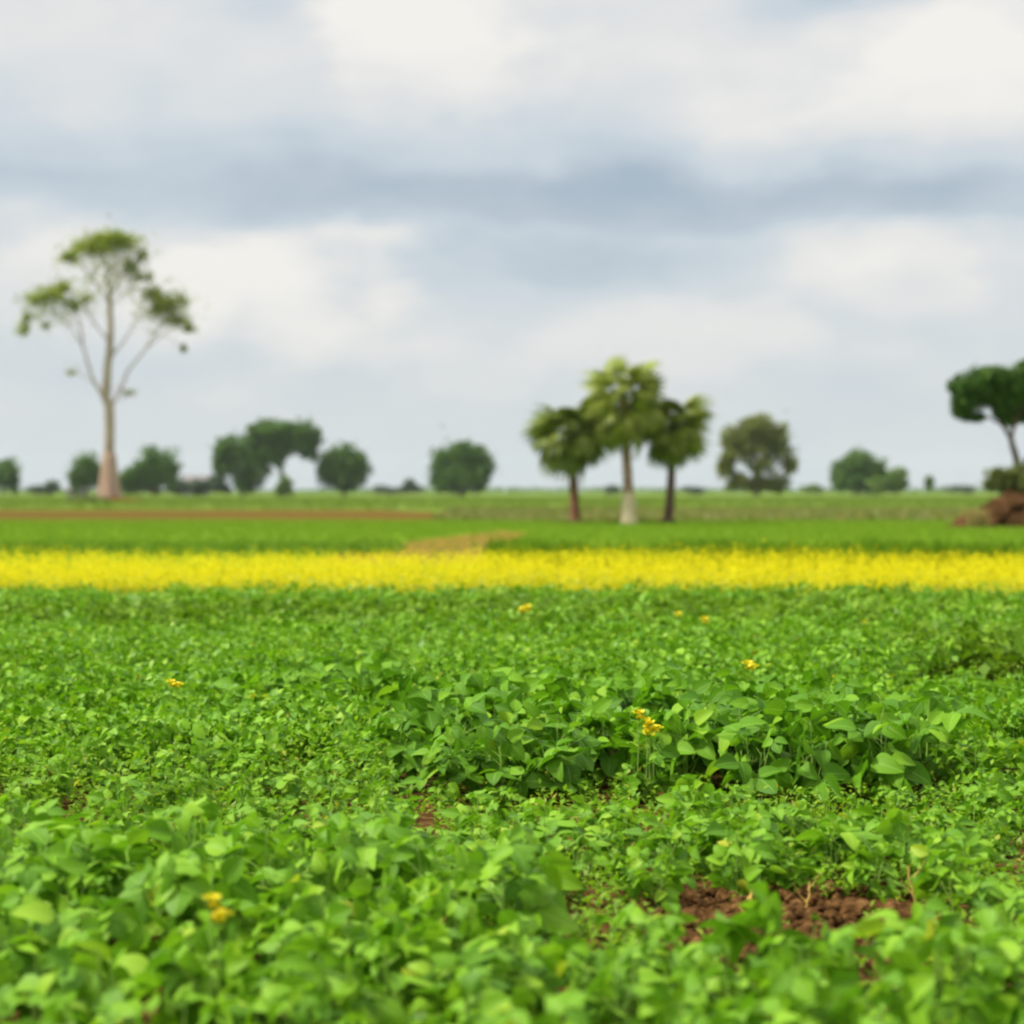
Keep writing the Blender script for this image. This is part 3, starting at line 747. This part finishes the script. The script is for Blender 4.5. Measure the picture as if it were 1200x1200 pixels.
tree('field_tree', 'dark round tree adjoining the left side of the flat-topped tree', 'tree', 500, (284, 580), [(268, 528, 19, 17, .9, 0), (286, 546, 24, 24, 1.2, 0), (262, 545, 14, 16, .6, 4), (292, 562, 17, 14, .6, 0)],
     ([(284, 580), (284, 566), (280, 545)], 2.8, 1.6), m=m_far, bark=m_barkdark, dens=1600, leaf_px=4.5)
tree('field_tree', 'flat-topped spreading tree with sky showing under its crown', 'tree', 490, (332, 580), [(330, 504, 34, 13, 1.4, 0), (305, 516, 20, 18, .9, 5), (357, 514, 19, 22, 1.0, -5), (364, 530, 11, 14, .4, 0), (318, 530, 22, 16, .8, 0), (334, 520, 22, 12, .6, 0), (308, 542, 12, 14, .35, 3)],
     ([(332, 580), (331, 562), (329, 545), (328, 528)], 3.2, 2.0), [([(329, 548), (318, 535), (308, 520)], 1.8, .8), ([(329, 545), (340, 530), (352, 517)], 1.8, .8)], m=m_far, bark=m_barkdark, dens=1400, leaf_px=4.5)
tree('small_bush', 'yellow-green shrub at the foot of the flat-topped tree', 'bush', 470, (334, 580), [(334, 569, 8, 11, 1, 0), (328, 574, 6, 7, .4, 0)], None, m=m_shrub, dens=700, leaf_px=4)
tree('field_tree', 'compact ball-shaped dark tree just right of the flat-topped tree', 'tree', 490, (404, 580), [(402, 545, 27, 24, 1.6, 0), (388, 552, 17, 20, .7, 4), (420, 552, 15, 20, .7, -3), (404, 562, 24, 14, .8, 0)],
     ([(404, 580), (404, 568), (403, 552)], 2.5, 1.5), m=m_far, bark=m_barkdark, dens=1600, leaf_px=4.5)
tree('small_bush', 'tiny bluish bush alone on the horizon left of the square-crowned tree', 'bush', 620, (478, 579), [(478, 569, 8, 8, 1, 0), (470, 574, 10, 4, .5, 0), (490, 574, 9, 4, .5, 0)], None, m=m_grey, dens=500, leaf_px=4)
tree('field_tree', 'square-crowned dark tree standing alone near the middle of the horizon', 'tree', 480, (540, 580), [(540, 533, 27, 18, 1.5, 0), (560, 543, 19, 22, 1.1, 3), (522, 546, 19, 20, 1.1, -3), (540, 558, 32, 19, 1.5, 0), (516, 562, 13, 14, .6, 0), (564, 562, 13, 14, .6, 0)],
     ([(540, 580), (540, 568), (540, 550)], 2.8, 1.6), m=m_far, bark=m_barkdark, dens=1500, leaf_px=4.5)
tree('field_tree', 'loose olive-green tree right of the three palms, sky between its limbs', 'tree', 300, (884, 580), [(884, 503, 24, 17, 1.2, 0), (908, 515, 20, 20, .9, 4), (862, 520, 18, 20, .7, -4), (885, 535, 26, 24, .9, 0), (922, 540, 14, 20, .45, 0), (852, 545, 12, 20, .5, 0), (866, 565, 18, 12, .5, 0), (908, 566, 18, 11, .5, 0), (888, 566, 14, 10, .5, 0)],
     ([(886, 581), (886, 562), (887, 545)], 4.5, 3), [([(887, 560), (896, 540), (906, 515)], 2.6, 1), ([(886, 558), (875, 538), (864, 520)], 2.6, 1), ([(887, 545), (886, 525), (885, 508)], 2.6, 1), ([(886, 566), (905, 555), (922, 540)], 1.8, .8)], m=m_far2, bark=m_bark, dens=1100, leaf_px=5, clump=.2)
tree('field_tree', 'dark rounded tree on the horizon between the olive tree and the right edge tree', 'tree', 480, (1005, 580), [(1006, 548, 23, 19, 1.5, 0), (990, 558, 16, 20, .8, 0), (1022, 558, 16, 20, .8, 3), (1005, 566, 30, 13, 1, 0)],
     ([(1005, 580), (1005, 568), (1005, 555)], 2.6, 1.6), m=m_far, bark=m_barkdark, dens=1500, leaf_px=4.5)
tree('scrub_bush', 'lighter green bush leaning against the right side of the dark rounded tree', 'bush', 450, (1046, 580), [(1050, 562, 13, 15, 1, 0), (1032, 570, 15, 10, .8, 0), (1058, 568, 7, 9, .3, 0)], None, m=m_shrub, dens=800, leaf_px=4.5)
tree('small_bush', 'tiny dark bush standing alone on the horizon left of the right edge tree', 'bush', 640, (1090, 579), [(1090, 566, 6, 9, 1, 0)], None, m=m_far, dens=500, leaf_px=4)
for i, (x, y, w, lb) in enumerate([(40, 574, 12, 'low grey scrub on the horizon beside the left edge tree'), (448, 574, 14, 'low pale scrub on the horizon right of the ball-shaped tree'),
                                   (716, 574, 10, 'low hazy scrub seen between the left and middle palm trunks'), (812, 574, 15, 'low hazy scrub right of the rightmost palm trunk'),
                                   (952, 573, 12, 'low green scrub on the horizon right of the loose olive tree'), (1122, 573, 20, 'long low grey-brown scrub left of the right edge tree')]):
    tree('small_bush', lb, 'bush', 640, (x, 579), [(x, y, w, 4.5, 1, 0), (x + w * .6, y + 1, w * .6, 4, .5, 0)], None, m=m_grey if i != 4 else m_shrub, dens=420, leaf_px=3.5)

# distant wood as one mass along the horizon
nn = 9000; X = rng.uniform(-480, 480, nn); w_ = wav(X, X * 0, .012, 80); Y = 1000 + rng.uniform(0, 160, nn)
Hh = np.clip(2.0 + 1.7 * w_, .5, 5)
A = (rot_z(rng.uniform(0, 6.28, nn)) @ rot_y(rng.normal(0, .9, nn))) * rng.uniform(1.2, 2.6, nn)[:, None, None]
v_, f_, u_ = scatter(BL_MIN[0] - np.array([.5, 0, 0]), BL_MIN[1], A, np.column_stack([X, Y, rng.uniform(0, 1, nn) * Hh + .3]), BL_MIN[2])
obj('distant_treeline', mesh_data('distant_treeline', v_, f_, m_far, u_), kind='stuff', label='thin hazy line of distant trees and hedges along the horizon', cat='treeline')

# ---- the tall bare-limbed tree on the left
TD = 230; ts = TD / 2400
base = px(128, 588, TD); base[2] = .35
tt = empty('tall_tree', base); tag(tt, 'very tall tree at left with swollen pinkish trunk, bare limbs and sparse green top', 'tree')
def tline(pl, r0, r1, name, bark, sides=8, prof=None, per=4, jit=.3):
    pts = [px(q[0], q[1], TD + (q[2] * ts if len(q) > 2 else 0)) for q in pl]
    p_ = smooth_path(pts, per, jit * ts) - base
    rr = np.linspace(r0, r1, len(p_)) * ts if prof is None else np.interp(np.linspace(0, 1, len(p_)), prof[0], prof[1]) * ts
    v_, f_ = tube(p_, rr, sides); return obj(name, mesh_data(name, v_, f_, bark, smooth=True), tt), p_
# swollen base with buttress ribs
pts = smooth_path([px(128, y_, TD) for y_ in (592, 580, 565, 550, 536, 530)], 4) - base
rr = np.interp(np.linspace(0, 1, len(pts)), [0, .12, .4, .7, .9, 1], [18, 14, 10.8, 8.8, 7.2, 6.2]) * ts
v_, f_ = tube(pts, rr, 24)
c_ = v_[:, :2] - np.repeat(pts[:, :2], 24, 0); ang = np.arctan2(c_[:, 1], c_[:, 0]); flare = np.repeat(np.interp(np.linspace(0, 1, len(pts)), [0, 1], [.2, .03]), 24)
v_[:, :2] += c_ * (np.cos(ang * 5 + .6) * flare)[:, None]
obj('buttress', mesh_data('buttress', v_, f_, m_barkred, smooth=True), tt, label='swollen pinkish ribbed foot of the trunk')
tline([(128, 534), (128.5, 505), (128, 476), (124, 462), (128, 420), (130, 380), (129, 345), (126, 325)], 6, 1.5, 'trunk', m_tallbark, 10, ([0, .3, .45, .6, .85, 1], [6.3, 5.8, 5.4, 4.4, 3.0, 1.3]))
limbs = [([(125, 470), (112, 450, -6), (103, 425, -10), (97, 400, -12), (92, 375, -14), (75, 350, -16)], 2.8, .7),
         ([(97, 405, -12), (84, 385, -16), (66, 368, -18), (48, 352, -20)], 1.3, .5),
         ([(130, 478), (143, 455, 6), (150, 435, 10), (170, 410, 12), (186, 385, 12), (200, 360, 12)], 2.4, .6),
         ([(170, 410, 12), (192, 392, 10), (212, 382, 8)], 1.1, .4), ([(129, 420), (145, 400, -5), (160, 375, -8), (172, 352, -8)], 1.8, .5),
         ([(128, 400), (112, 380, 8), (102, 360, 10), (98, 345, 10)], 1.5, .5), ([(129, 360), (115, 335, 0), (100, 315, 3), (85, 300, 5)], 1.8, .5),
         ([(129, 350), (142, 325, 4), (152, 305, 4), (158, 290, 2)], 1.8, .5), ([(127, 335), (124, 310, 0), (120, 290, 0)], 1.4, .5),
         ([(128, 340), (136, 315, -6), (138, 292, -6)], 1.3, .5), ([(112, 450, -6), (96, 440, -8), (84, 436, -8)], .8, .3), ([(143, 470, 4), (154, 460, 5), (160, 460, 5)], .9, .4),
         ([(52, 350, -20), (36, 360, -20), (28, 385, -18)], .7, .35), ([(129, 360), (145, 345, 3), (160, 322, 4)], 1.2, .4), ([(192, 392, 10), (206, 400, 9), (216, 408, 8)], .6, .3)]
for pl, a, b in limbs: tline(pl, a * .78, b * .8, 'limb', m_tallbark, 6)
# fine twigs
tw = []
for (cx_, cy_, sx_, sy_, n_) in [(122, 315, 42, 26, 46), (60, 360, 34, 24, 30), (190, 372, 34, 24, 30), (98, 372, 20, 18, 14), (150, 330, 26, 22, 18), (140, 462, 18, 8, 10), (88, 438, 14, 8, 7)]:
    for k in range(n_):
        x0, y0 = cx_ + random.gauss(0, sx_ * .45), cy_ + random.gauss(0, sy_ * .5); a = random.uniform(-pi * .95, -pi * .05); ln = random.uniform(10, 24)
        dz = random.uniform(-18, 18)
        pl = [px(x0, y0, TD + dz * ts), px(x0 + math.cos(a) * ln * .5, y0 + math.sin(a) * ln * .5 + 1, TD + (dz + 3) * ts), px(x0 + math.cos(a + .5) * ln, y0 + math.sin(a + .4) * ln, TD + (dz + 5) * ts)]
        p_ = smooth_path(pl, 2) - base; v_, f_ = tube(p_, np.linspace(.45, .2, len(p_)) * ts, 3); tw.append((v_, f_, None, 0))
V, F, U, MI = joinp(tw); obj('twigs', mesh_data('twigs', V, F, m_tallbark), tt, kind='stuff')
cl = [(122, 304, 50, 28, 1.1, 2), (60, 358, 38, 26, 1.0, -14), (190, 362, 38, 28, 1.0, 8), (125, 335, 46, 20, .35, 0), (152, 330, 26, 22, .22, 2), (98, 352, 22, 16, .18, 4), (100, 290, 22, 11, 1, 0), (122, 281, 26, 9, 1.2, 0), (145, 285, 22, 11, 1.1, 0), (82, 302, 12, 7, .5, 4), (118, 292, 22, 8, .7, 10), (135, 278, 18, 7, .7, -8), (155, 312, 12, 11, .55, 4), (168, 300, 8, 9, .25, 4), (165, 325, 7, 6, .2, 4),
      (60, 346, 18, 9, .9, -18), (42, 352, 11, 9, .4, -18), (74, 337, 9, 8, .4, -16), (28, 385, 9, 10, .3, -18), (32, 372, 8, 8, .22, -18), (54, 382, 6, 6, .12, -16), (88, 358, 9, 8, .3, 4), (103, 350, 9, 6, .15, 8),
      (180, 345, 13, 9, .7, 10), (196, 360, 16, 13, .9, 10), (208, 376, 14, 9, .6, 10), (186, 362, 10, 12, .4, 2), (222, 385, 8, 5, .3, 8), (216, 409, 5, 5, .16, 8), (212, 352, 9, 8, .3, 12), (150, 461, 9, 4, .10, 6), (84, 436, 7, 4, .05, -8), (175, 325, 6, 6, .12, 4)]
lb = [(px(q[0], q[1], TD + q[5] * ts), np.array([q[2], q[2] * .9, q[3]]) * ts, q[4]) for q in cl]
obj('crown', crown_mesh('crown', base, TD, lb, 560, 3.6, m_tall, clump=.42, hollow=.15, subs=60, nmin=9), tt)
# low earth mound and scrub at its foot
def mound(name, cx_, cy_, rx, ry, h, m, label, cat='mound', kind=None, seed=3):
    nx = 60; ny = 30; th = np.linspace(0, 2 * pi, nx, endpoint=False); V = []; F = []
    for j in range(ny + 1):
        r_ = j / ny
        for t_ in th:
            x_ = math.cos(t_) * r_ * rx; y_ = math.sin(t_) * r_ * ry
            nz = float(wav(np.float64(x_), np.float64(y_), 3.0 / max(rx, 1), seed)); nz2 = float(wav(np.float64(x_), np.float64(y_), 11.0 / max(rx, 1), seed + 1))
            z_ = h * (math.cos(min(1, r_) * pi) * .5 + .5) * (1 + .5 * nz + .25 * nz2) - (.08 if j == ny else 0)
            V.append((x_ * (1 + .06 * nz), y_, max(z_, -.1)))
    for j in range(ny):
        for i in range(nx):
            i2 = (i + 1) % nx; F.append((j * nx + i, j * nx + i2, (j + 1) * nx + i2, (j + 1) * nx + i))
    o = obj(name, mesh_data(name, np.array(V), np.array(F), m, smooth=True), label=label, cat=cat); o.location = (cx_, cy_, .0); return o
p_ = px(122, 590, TD); mound('earth_mound', p_[0], TD, 6.5, 5, .6, m_farsoil, 'low tan earth mound under the foot of the tall tree')
tree('scrub_bush', 'low dark olive scrub at the foot of the tall tree, left side', 'bush', 222, (100, 590), [(102, 587, 22, 5, 1.2, 0), (118, 588, 12, 4, .5, -4), (84, 590, 10, 3.5, .4, 0)], None, m=m_oliv, dens=900, leaf_px=4)

# ---- right edge tree on its eroded mound
RD = 74; rs = RD / 2400
tree('spreading_tree', 'dark green cloud-crowned tree with leaning trunk at the right edge', 'tree', RD, (1196, 612),
     [(1140, 458, 26, 23, 1.7, 0), (1128, 478, 15, 14, .6, 6), (1160, 442, 22, 17, 1.1, -8), (1176, 462, 26, 26, 1.8, 6), (1200, 450, 26, 24, 1.6, 0), (1230, 458, 28, 26, 1.8, 4), (1216, 432, 24, 13, .8, -4), (1142, 489, 14, 6, .4, 4), (1190, 486, 22, 14, .8, 10), (1258, 476, 18, 20, .9, 0), (1122, 455, 10, 14, .4, 0)],
     ([(1198, 618), (1197, 590), (1194, 560), (1190, 535), (1184, 512)], 6.5, 3.2),
     [([(1185, 515), (1176, 500, 5), (1166, 484, 8), (1158, 465, 8)], 2.8, 1.2), ([(1184, 514), (1190, 495, -5), (1198, 475, -5)], 2.8, 1.2), ([(1194, 555), (1210, 525, 8), (1228, 490, 8)], 2.8, 1.2), ([(1174, 498, 5), (1156, 488, 3), (1144, 478, 3)], 1.4, .7)],
     m=m_ra, bark=m_barkdark, dens=1900, leaf_px=5.2, clump=.16, hollow=.6)
tree('olive_bush', 'olive bush growing on the reddish mound at the right edge', 'bush', 73, (1186, 600),
     [(1178, 560, 22, 14, 1.1, 0), (1200, 562, 24, 18, 1.3, 0), (1164, 566, 13, 10, .5, 4), (1190, 582, 18, 12, .8, -3), (1222, 570, 20, 18, 1, 0)], ([(1190, 608), (1190, 590), (1192, 575)], 2.2, 1), m=m_oliv, bark=m_barkdark, dens=1500, leaf_px=4.5)
p_ = px(1202, 618, 72)
mound('red_mound', p_[0], 72.5, 3.1, 1.8, 1.0, m_mound, 'eroded reddish-brown earth mound under the right edge tree', seed=12)
# clumps along the foot of the mound
for i, (x, w, h, lb, dk) in enumerate([(1127, .33, .32, 'dark brown earth lump at the left end of the reddish mound', 0), (1158, .38, .42, 'dark brown earth lump in the middle of the mound foot', 0), (1196, .45, .5, 'reddish earth lump at the right edge of the mound foot', 1)]):
    v_, f_ = ico(.13, 70 + i); v_ = v_ * np.array([w, .3, h / .7]); v_ = v_ - np.array([0, 0, .02])
    o = obj('earth_lump', mesh_data('earth_lump', v_, f_, m_mound if dk else simple_noise_mat('dark earth', (.05, .025, .010), (.15, .07, .03), 3, bump=1), smooth=False), label=lb, cat='earth lump')
    q = px(x, 618, 70.5); o.location = (q[0], 70.5, .08)
for i, (x, z_, w, h, lb) in enumerate([(1172, .35, .36, .34, 'rounded clod of red earth halfway up the left flank of the mound'), (1188, .72, .34, .30, 'clod of dark earth near the top of the mound, under the olive bush'),
                                       (1180, .1, .30, .26, 'small reddish clod between the two larger lumps of the mound foot')]):
    v_, f_ = ico(.16, 90 + i); v_ = v_ * np.array([w, .34, h / .7])
    q = px(x, 618, 71.6); o = obj('earth_clod', mesh_data('earth_clod', v_, f_, m_mound), label=lb, cat='earth clod'); o.location = (q[0], 71.2, z_ + .1)
nn = 700; X = (rng.uniform(1112, 1290, nn) - 600) / 2400 * 72; Y = rng.uniform(70.8, 74, nn); cxm = (1202 - 600) / 2400 * 72
Zm = 1.0 * np.clip(np.cos(np.clip(np.hypot((X - cxm) / 3.1, (Y - 72.5) / 1.8), 0, 1) * pi) * .5 + .5, 0, 1)
A = rot_z(rng.uniform(0, 6.28, nn)) * np.stack([rng.uniform(.12, .3, nn), rng.uniform(.12, .3, nn), rng.uniform(.08, .36, nn)], -1)[:, :, None]
k_ = wav(X, Y, 1.6, 95) > .05
v_, f_, _ = scatter(TUFT_V, TUFT_F, A[k_], np.column_stack([X, Y, Zm * .9])[k_])
obj('mound_grass', mesh_data('mound_grass', v_, f_, m_dry), kind='stuff', label='sparse olive and tan grass growing over the reddish mound', cat='dry grass')
nn = 110; X = (rng.normal(1143, 7, nn) - 600) / 2400 * 70.2
tufts('tan_grass_clump', nn, np.column_stack([X, rng.uniform(69.9, 70.6, nn)]), rng.uniform(.2, .75, nn), rng.uniform(.15, .3, nn),
      leaf_mat('tan grass', [(0, (.22, .15, .05)), (.6, (.34, .26, .10)), (1, (.30, .30, .09))], trans=.3), 'tan dry grass growing between the dark lumps of the mound foot', 'dry grass')

# ---- the three fan palms
def fan_mesh(name, m, seed, droop=.25, npet=15, pet=1.0, fan=.8):
    r = np.random.default_rng(seed); V = []; F = []
    tp = smooth_path([(0, 0, 0), (pet * .5, 0, .03), (pet, 0, -.06 - droop * .1)], 3); v_, f_ = tube(tp, np.linspace(.035, .018, len(tp)), 4)
    parts = [(v_, f_, None, 0)]; hub = tp[-1]
    for i in range(npet):
        a = (i / (npet - 1) - .5) * R(250); ln = fan * (1 - .28 * abs(a) / R(125)) * r.uniform(.9, 1.08)
        di = np.array([math.cos(a), math.sin(a), 0]); sd_ = np.array([-math.sin(a), math.cos(a), 0])
        rows = []
        for q, w in ((0, .012), (.45, .075), (.75, .05), (1, .006)):
            c = hub + di * ln * q + np.array([0, 0, .10 * abs(a) * q - droop * q * q * ln])
            rows.append((c - sd_ * w * fan / .8, c + sd_ * w * fan / .8 + np.array([0, 0, .02])))
        vv = np.array([p__ for rw in rows for p__ in rw]); ff = np.array([(2 * k, 2 * k + 2, 2 * k + 3, 2 * k + 1) for k in range(3)])
        parts.append((vv, ff, None, 0))
    V, F, U, MI = joinp(parts); return mesh_data(name, V, F, m, U)
m_frond = leaf_mat('palm frond', [(0, (.10, .14, .010)), (.5, (.16, .20, .013)), (1, (.22, .26, .022))], trans=.18, spec=.3)
m_frond_dry = leaf_mat('dry palm frond', [(0, (.14, .08, .025)), (.5, (.24, .16, .05)), (1, (.36, .27, .09))], trans=.2, spec=.1)
m_frond_dark = leaf_mat('dark palm frond', [(0, (.07, .115, .010)), (.5, (.12, .16, .013)), (1, (.17, .21, .02))], trans=.18, spec=.3)
def palm(label, basepx, d, crown_px, rpx, rypx, r0, r1, bark, green, seed, pale_base=False, ndry=10):
    o0 = px(basepx[0], basepx[1], d); o0[2] = 0
    root = empty('fan_palm', o0); tag(root, label, 'palm tree', 'three fan palms in the field')
    s_ = d / 2400; top = px(crown_px[0], crown_px[1], d)
    pl = smooth_path([o0 + np.array([0, 0, -.05]), o0 + (top - o0) * .35 + np.array([.03, 0, 0]), o0 + (top - o0) * .7, top], 8) - o0
    n = len(pl); k0 = int(n * .27) if pale_base else 0
    ring = 1 + .05 * np.sin(np.arange(n) * 2.1)
    rr = np.interp(np.linspace(0, 1, n), [0, .06, .3, 1], [r0 * 1.25, r0, r0 * .85, r1]) * s_ * ring
    if pale_base:
        v_, f_ = tube(pl[:k0 + 1], rr[:k0 + 1] * 1.25, 12); obj('trunk_base', mesh_data('trunk_base', v_, f_, m_barkbase, smooth=True), root, label='pale tan swollen trunk base')
    v_, f_ = tube(pl[k0:], rr[k0:], 12); obj('trunk', mesh_data('trunk', v_, f_, bark, smooth=True), root)
    r = random.Random(seed); R_ = rpx * s_
    fm = [fan_mesh('frond', green, seed * 10 + k, droop=.6 + .22 * k, pet=R_ * .58, fan=R_ * .56) for k in range(3)]
    dm = fan_mesh('dry_frond', m_frond_dry, seed * 10 + 7, droop=.5, pet=R_ * .42, fan=R_ * .46)
    c = top - o0 + np.array([0, 0, -.05]); nf = 50
    for i in range(nf):
        q = (i + .5) / nf; elv = math.asin(.86 - 1.68 * q); a = i * 2.39996 + r.uniform(-.2, .2)
        o = obj('frond', fm[i % 3], root); o.location = c + np.array([0, 0, .12 * (1 - q)])
        o.rotation_mode = 'XYZ'; s2 = r.uniform(.92, 1.02)
        o.rotation_euler = (r.gauss(0, .6), -elv, a); o.scale = (s2, s2, s2)
        # crowns are a little taller than wide
        o.location.z += math.sin(elv) * (rypx - rpx) * s_ * .8
    for i in range(ndry):
        a = i * 2.39996; o = obj('dry_frond', dm, root); o.location = c + np.array([0, 0, -.12]); o.rotation_euler = (r.gauss(0, .4), R(r.uniform(38, 78)), a)
    return root
palm('left fan palm, the shortest, with a dark rounded crown and reddish-brown trunk', (674, 613), 80, (668, 508), 47, 52, 6.2, 4.6, simple_noise_mat('red brown palm bark', (.10, .045, .03), (.24, .11, .07), 5, bump=.8, stretch=(.6, .6, 4)), m_frond_dark, 3)
palm('middle fan palm, the tallest, with a pale tan trunk base and gaps in its crown', (737, 615), 79, (731, 470), 50, 64, 7, 4.5, m_barkpale, m_frond, 5, True, 12)
palm('right fan palm with a slender dark trunk and yellowish dry fronds', (783, 613), 80, (789, 499), 42, 51, 6.2, 3.8, simple_noise_mat('dark palm bark', (.06, .04, .03), (.16, .10, .07), 5, bump=.8, stretch=(.6, .6, 4)), m_frond, 12, False, 16)

# ---- far farmhouse, left
def prism(name, w, dep, h0, h1, m, parent, loc):
    v_ = [(-w, -dep, h0), (w, -dep, h0), (w, dep, h0), (-w, dep, h0), (-w, 0, h1), (w, 0, h1)]
    me = bpy.data.meshes.new(name); me.from_pydata(v_, [], [(0, 1, 5, 4), (3, 4, 5, 2), (0, 4, 3), (1, 2, 5), (0, 3, 2, 1)]); me.materials.append(m); o = obj(name, me, parent); o.location = loc; return o
def box(name, w, dep, h, m, parent, loc):
    v_ = [(x, y, z) for z in (0, h) for y in (-dep, dep) for x in (-w, w)]
    me = bpy.data.meshes.new(name); me.from_pydata(v_, [], [(0, 2, 3, 1), (4, 5, 7, 6), (0, 1, 5, 4), (1, 3, 7, 5), (3, 2, 6, 7), (2, 0, 4, 6)]); me.materials.append(m); o = obj(name, me, parent); o.location = loc; return o
m_wall = simple_noise_mat('pale plaster', (.16, .16, .15), (.24, .22, .21), .5); m_roof = simple_noise_mat('greyish tin roof', (.15, .14, .14), (.22, .20, .20), .6, rough=.5); m_open = simple_noise_mat('dark opening', (.03, .03, .03), (.05, .05, .045), 1)
q = px(229, 580, 540); fh = empty('farmhouse', (q[0], 540, 0)); tag(fh, 'low pale farmhouse with a greyish roof among the far scrub at left', 'house')
box('wall', 3.4, 2.2, 3.6, m_wall, fh, (0, 0, 0)); prism('roof', 3.9, 2.7, 3.6, 5.4, m_roof, fh, (0, 0, .003))
box('door', .45, .05, 2.1, m_open, fh, (.4, -2.24, 0)); box('window', .4, .05, .8, m_open, fh, (-1.8, -2.24, 1.3)); box('window', .4, .05, .8, m_open, fh, (2.2, -2.24, 1.3))
q = px(90, 580, 500); fh = empty('field_shed', (q[0], 500, 0)); tag(fh, 'tiny pale shed left of the foot of the tall tree', 'shed')
box('wall', 2.2, 1.5, 1.6, m_wall, fh, (0, 0, 0)); prism('roof', 2.5, 1.9, 1.6, 2.3, m_roof, fh, (0, 0, .003)); box('door', .4, .05, 1.4, m_open, fh, (.3, -1.54, 0))

# ---- two birds
m_bird = simple_noise_mat('dark feathers', (.03, .03, .035), (.07, .07, .07), 8)
def bird(x, y, d, span, bank, label):
    root = empty('bird', px(x, y, d)); tag(root, label, 'bird')
    p = [(-.18, 0, -.01), (-.10, 0, 0), (0, 0, .0), (.10, 0, .01), (.15, 0, .02), (.19, 0, .01)]
    v_, f_ = tube(np.array(p) * span * 2, np.array([.008, .03, .045, .035, .025, .003]) * span * 2, 8); obj('body', mesh_data('body', v_, f_, m_bird, smooth=True), root)
    for s_ in (-1, 1):
        top_ = [(.08, 0, .02), (.11, s_ * .2, .12), (.04, s_ * .5, .08), (-.02, s_ * .5, .075), (-.04, s_ * .2, .10), (-.08, 0, .01)]
        v_ = [tuple(np.array(a) * span) for a in top_] + [tuple((np.array(a) - np.array([0, 0, .02])) * span) for a in top_]
        k = 6; F_ = [tuple(range(k)), tuple(range(2 * k - 1, k - 1, -1))] + [(i, (i + 1) % k, (i + 1) % k + k, i + k) for i in range(k)]
        me = bpy.data.meshes.new('wing'); me.from_pydata(v_, [], F_); me.materials.append(m_bird); obj('wing', me, root)
    root.rotation_euler = (bank, 0, R(60)); return root
bird(518, 500, 150, .55, .3, 'tiny dark bird flying above the square-crowned tree')
bird(921, 482, 190, .6, -.2, 'tiny dark bird flying just above the loose olive-green tree')

# ------------------------------------------------------------------ haze
hm, ht = mat('haze'); vp = N(ht, 'ShaderNodeVolumePrincipled'); vp.inputs['Color'].default_value = (.86, .93, 1, 1); vp.inputs['Density'].default_value = .00006
vp.inputs['Anisotropy'].default_value = .1
ho = N(ht, 'ShaderNodeOutputMaterial'); ht.links.new(vp.outputs[0], ho.inputs['Volume'])
hb = box('haze', 2250, 1240, 41, hm, None, (0, 1170, -1)); hb['kind'] = 'stuff'; hb['label'] = 'thin pale haze over the whole farmland'; hb['category'] = 'haze'
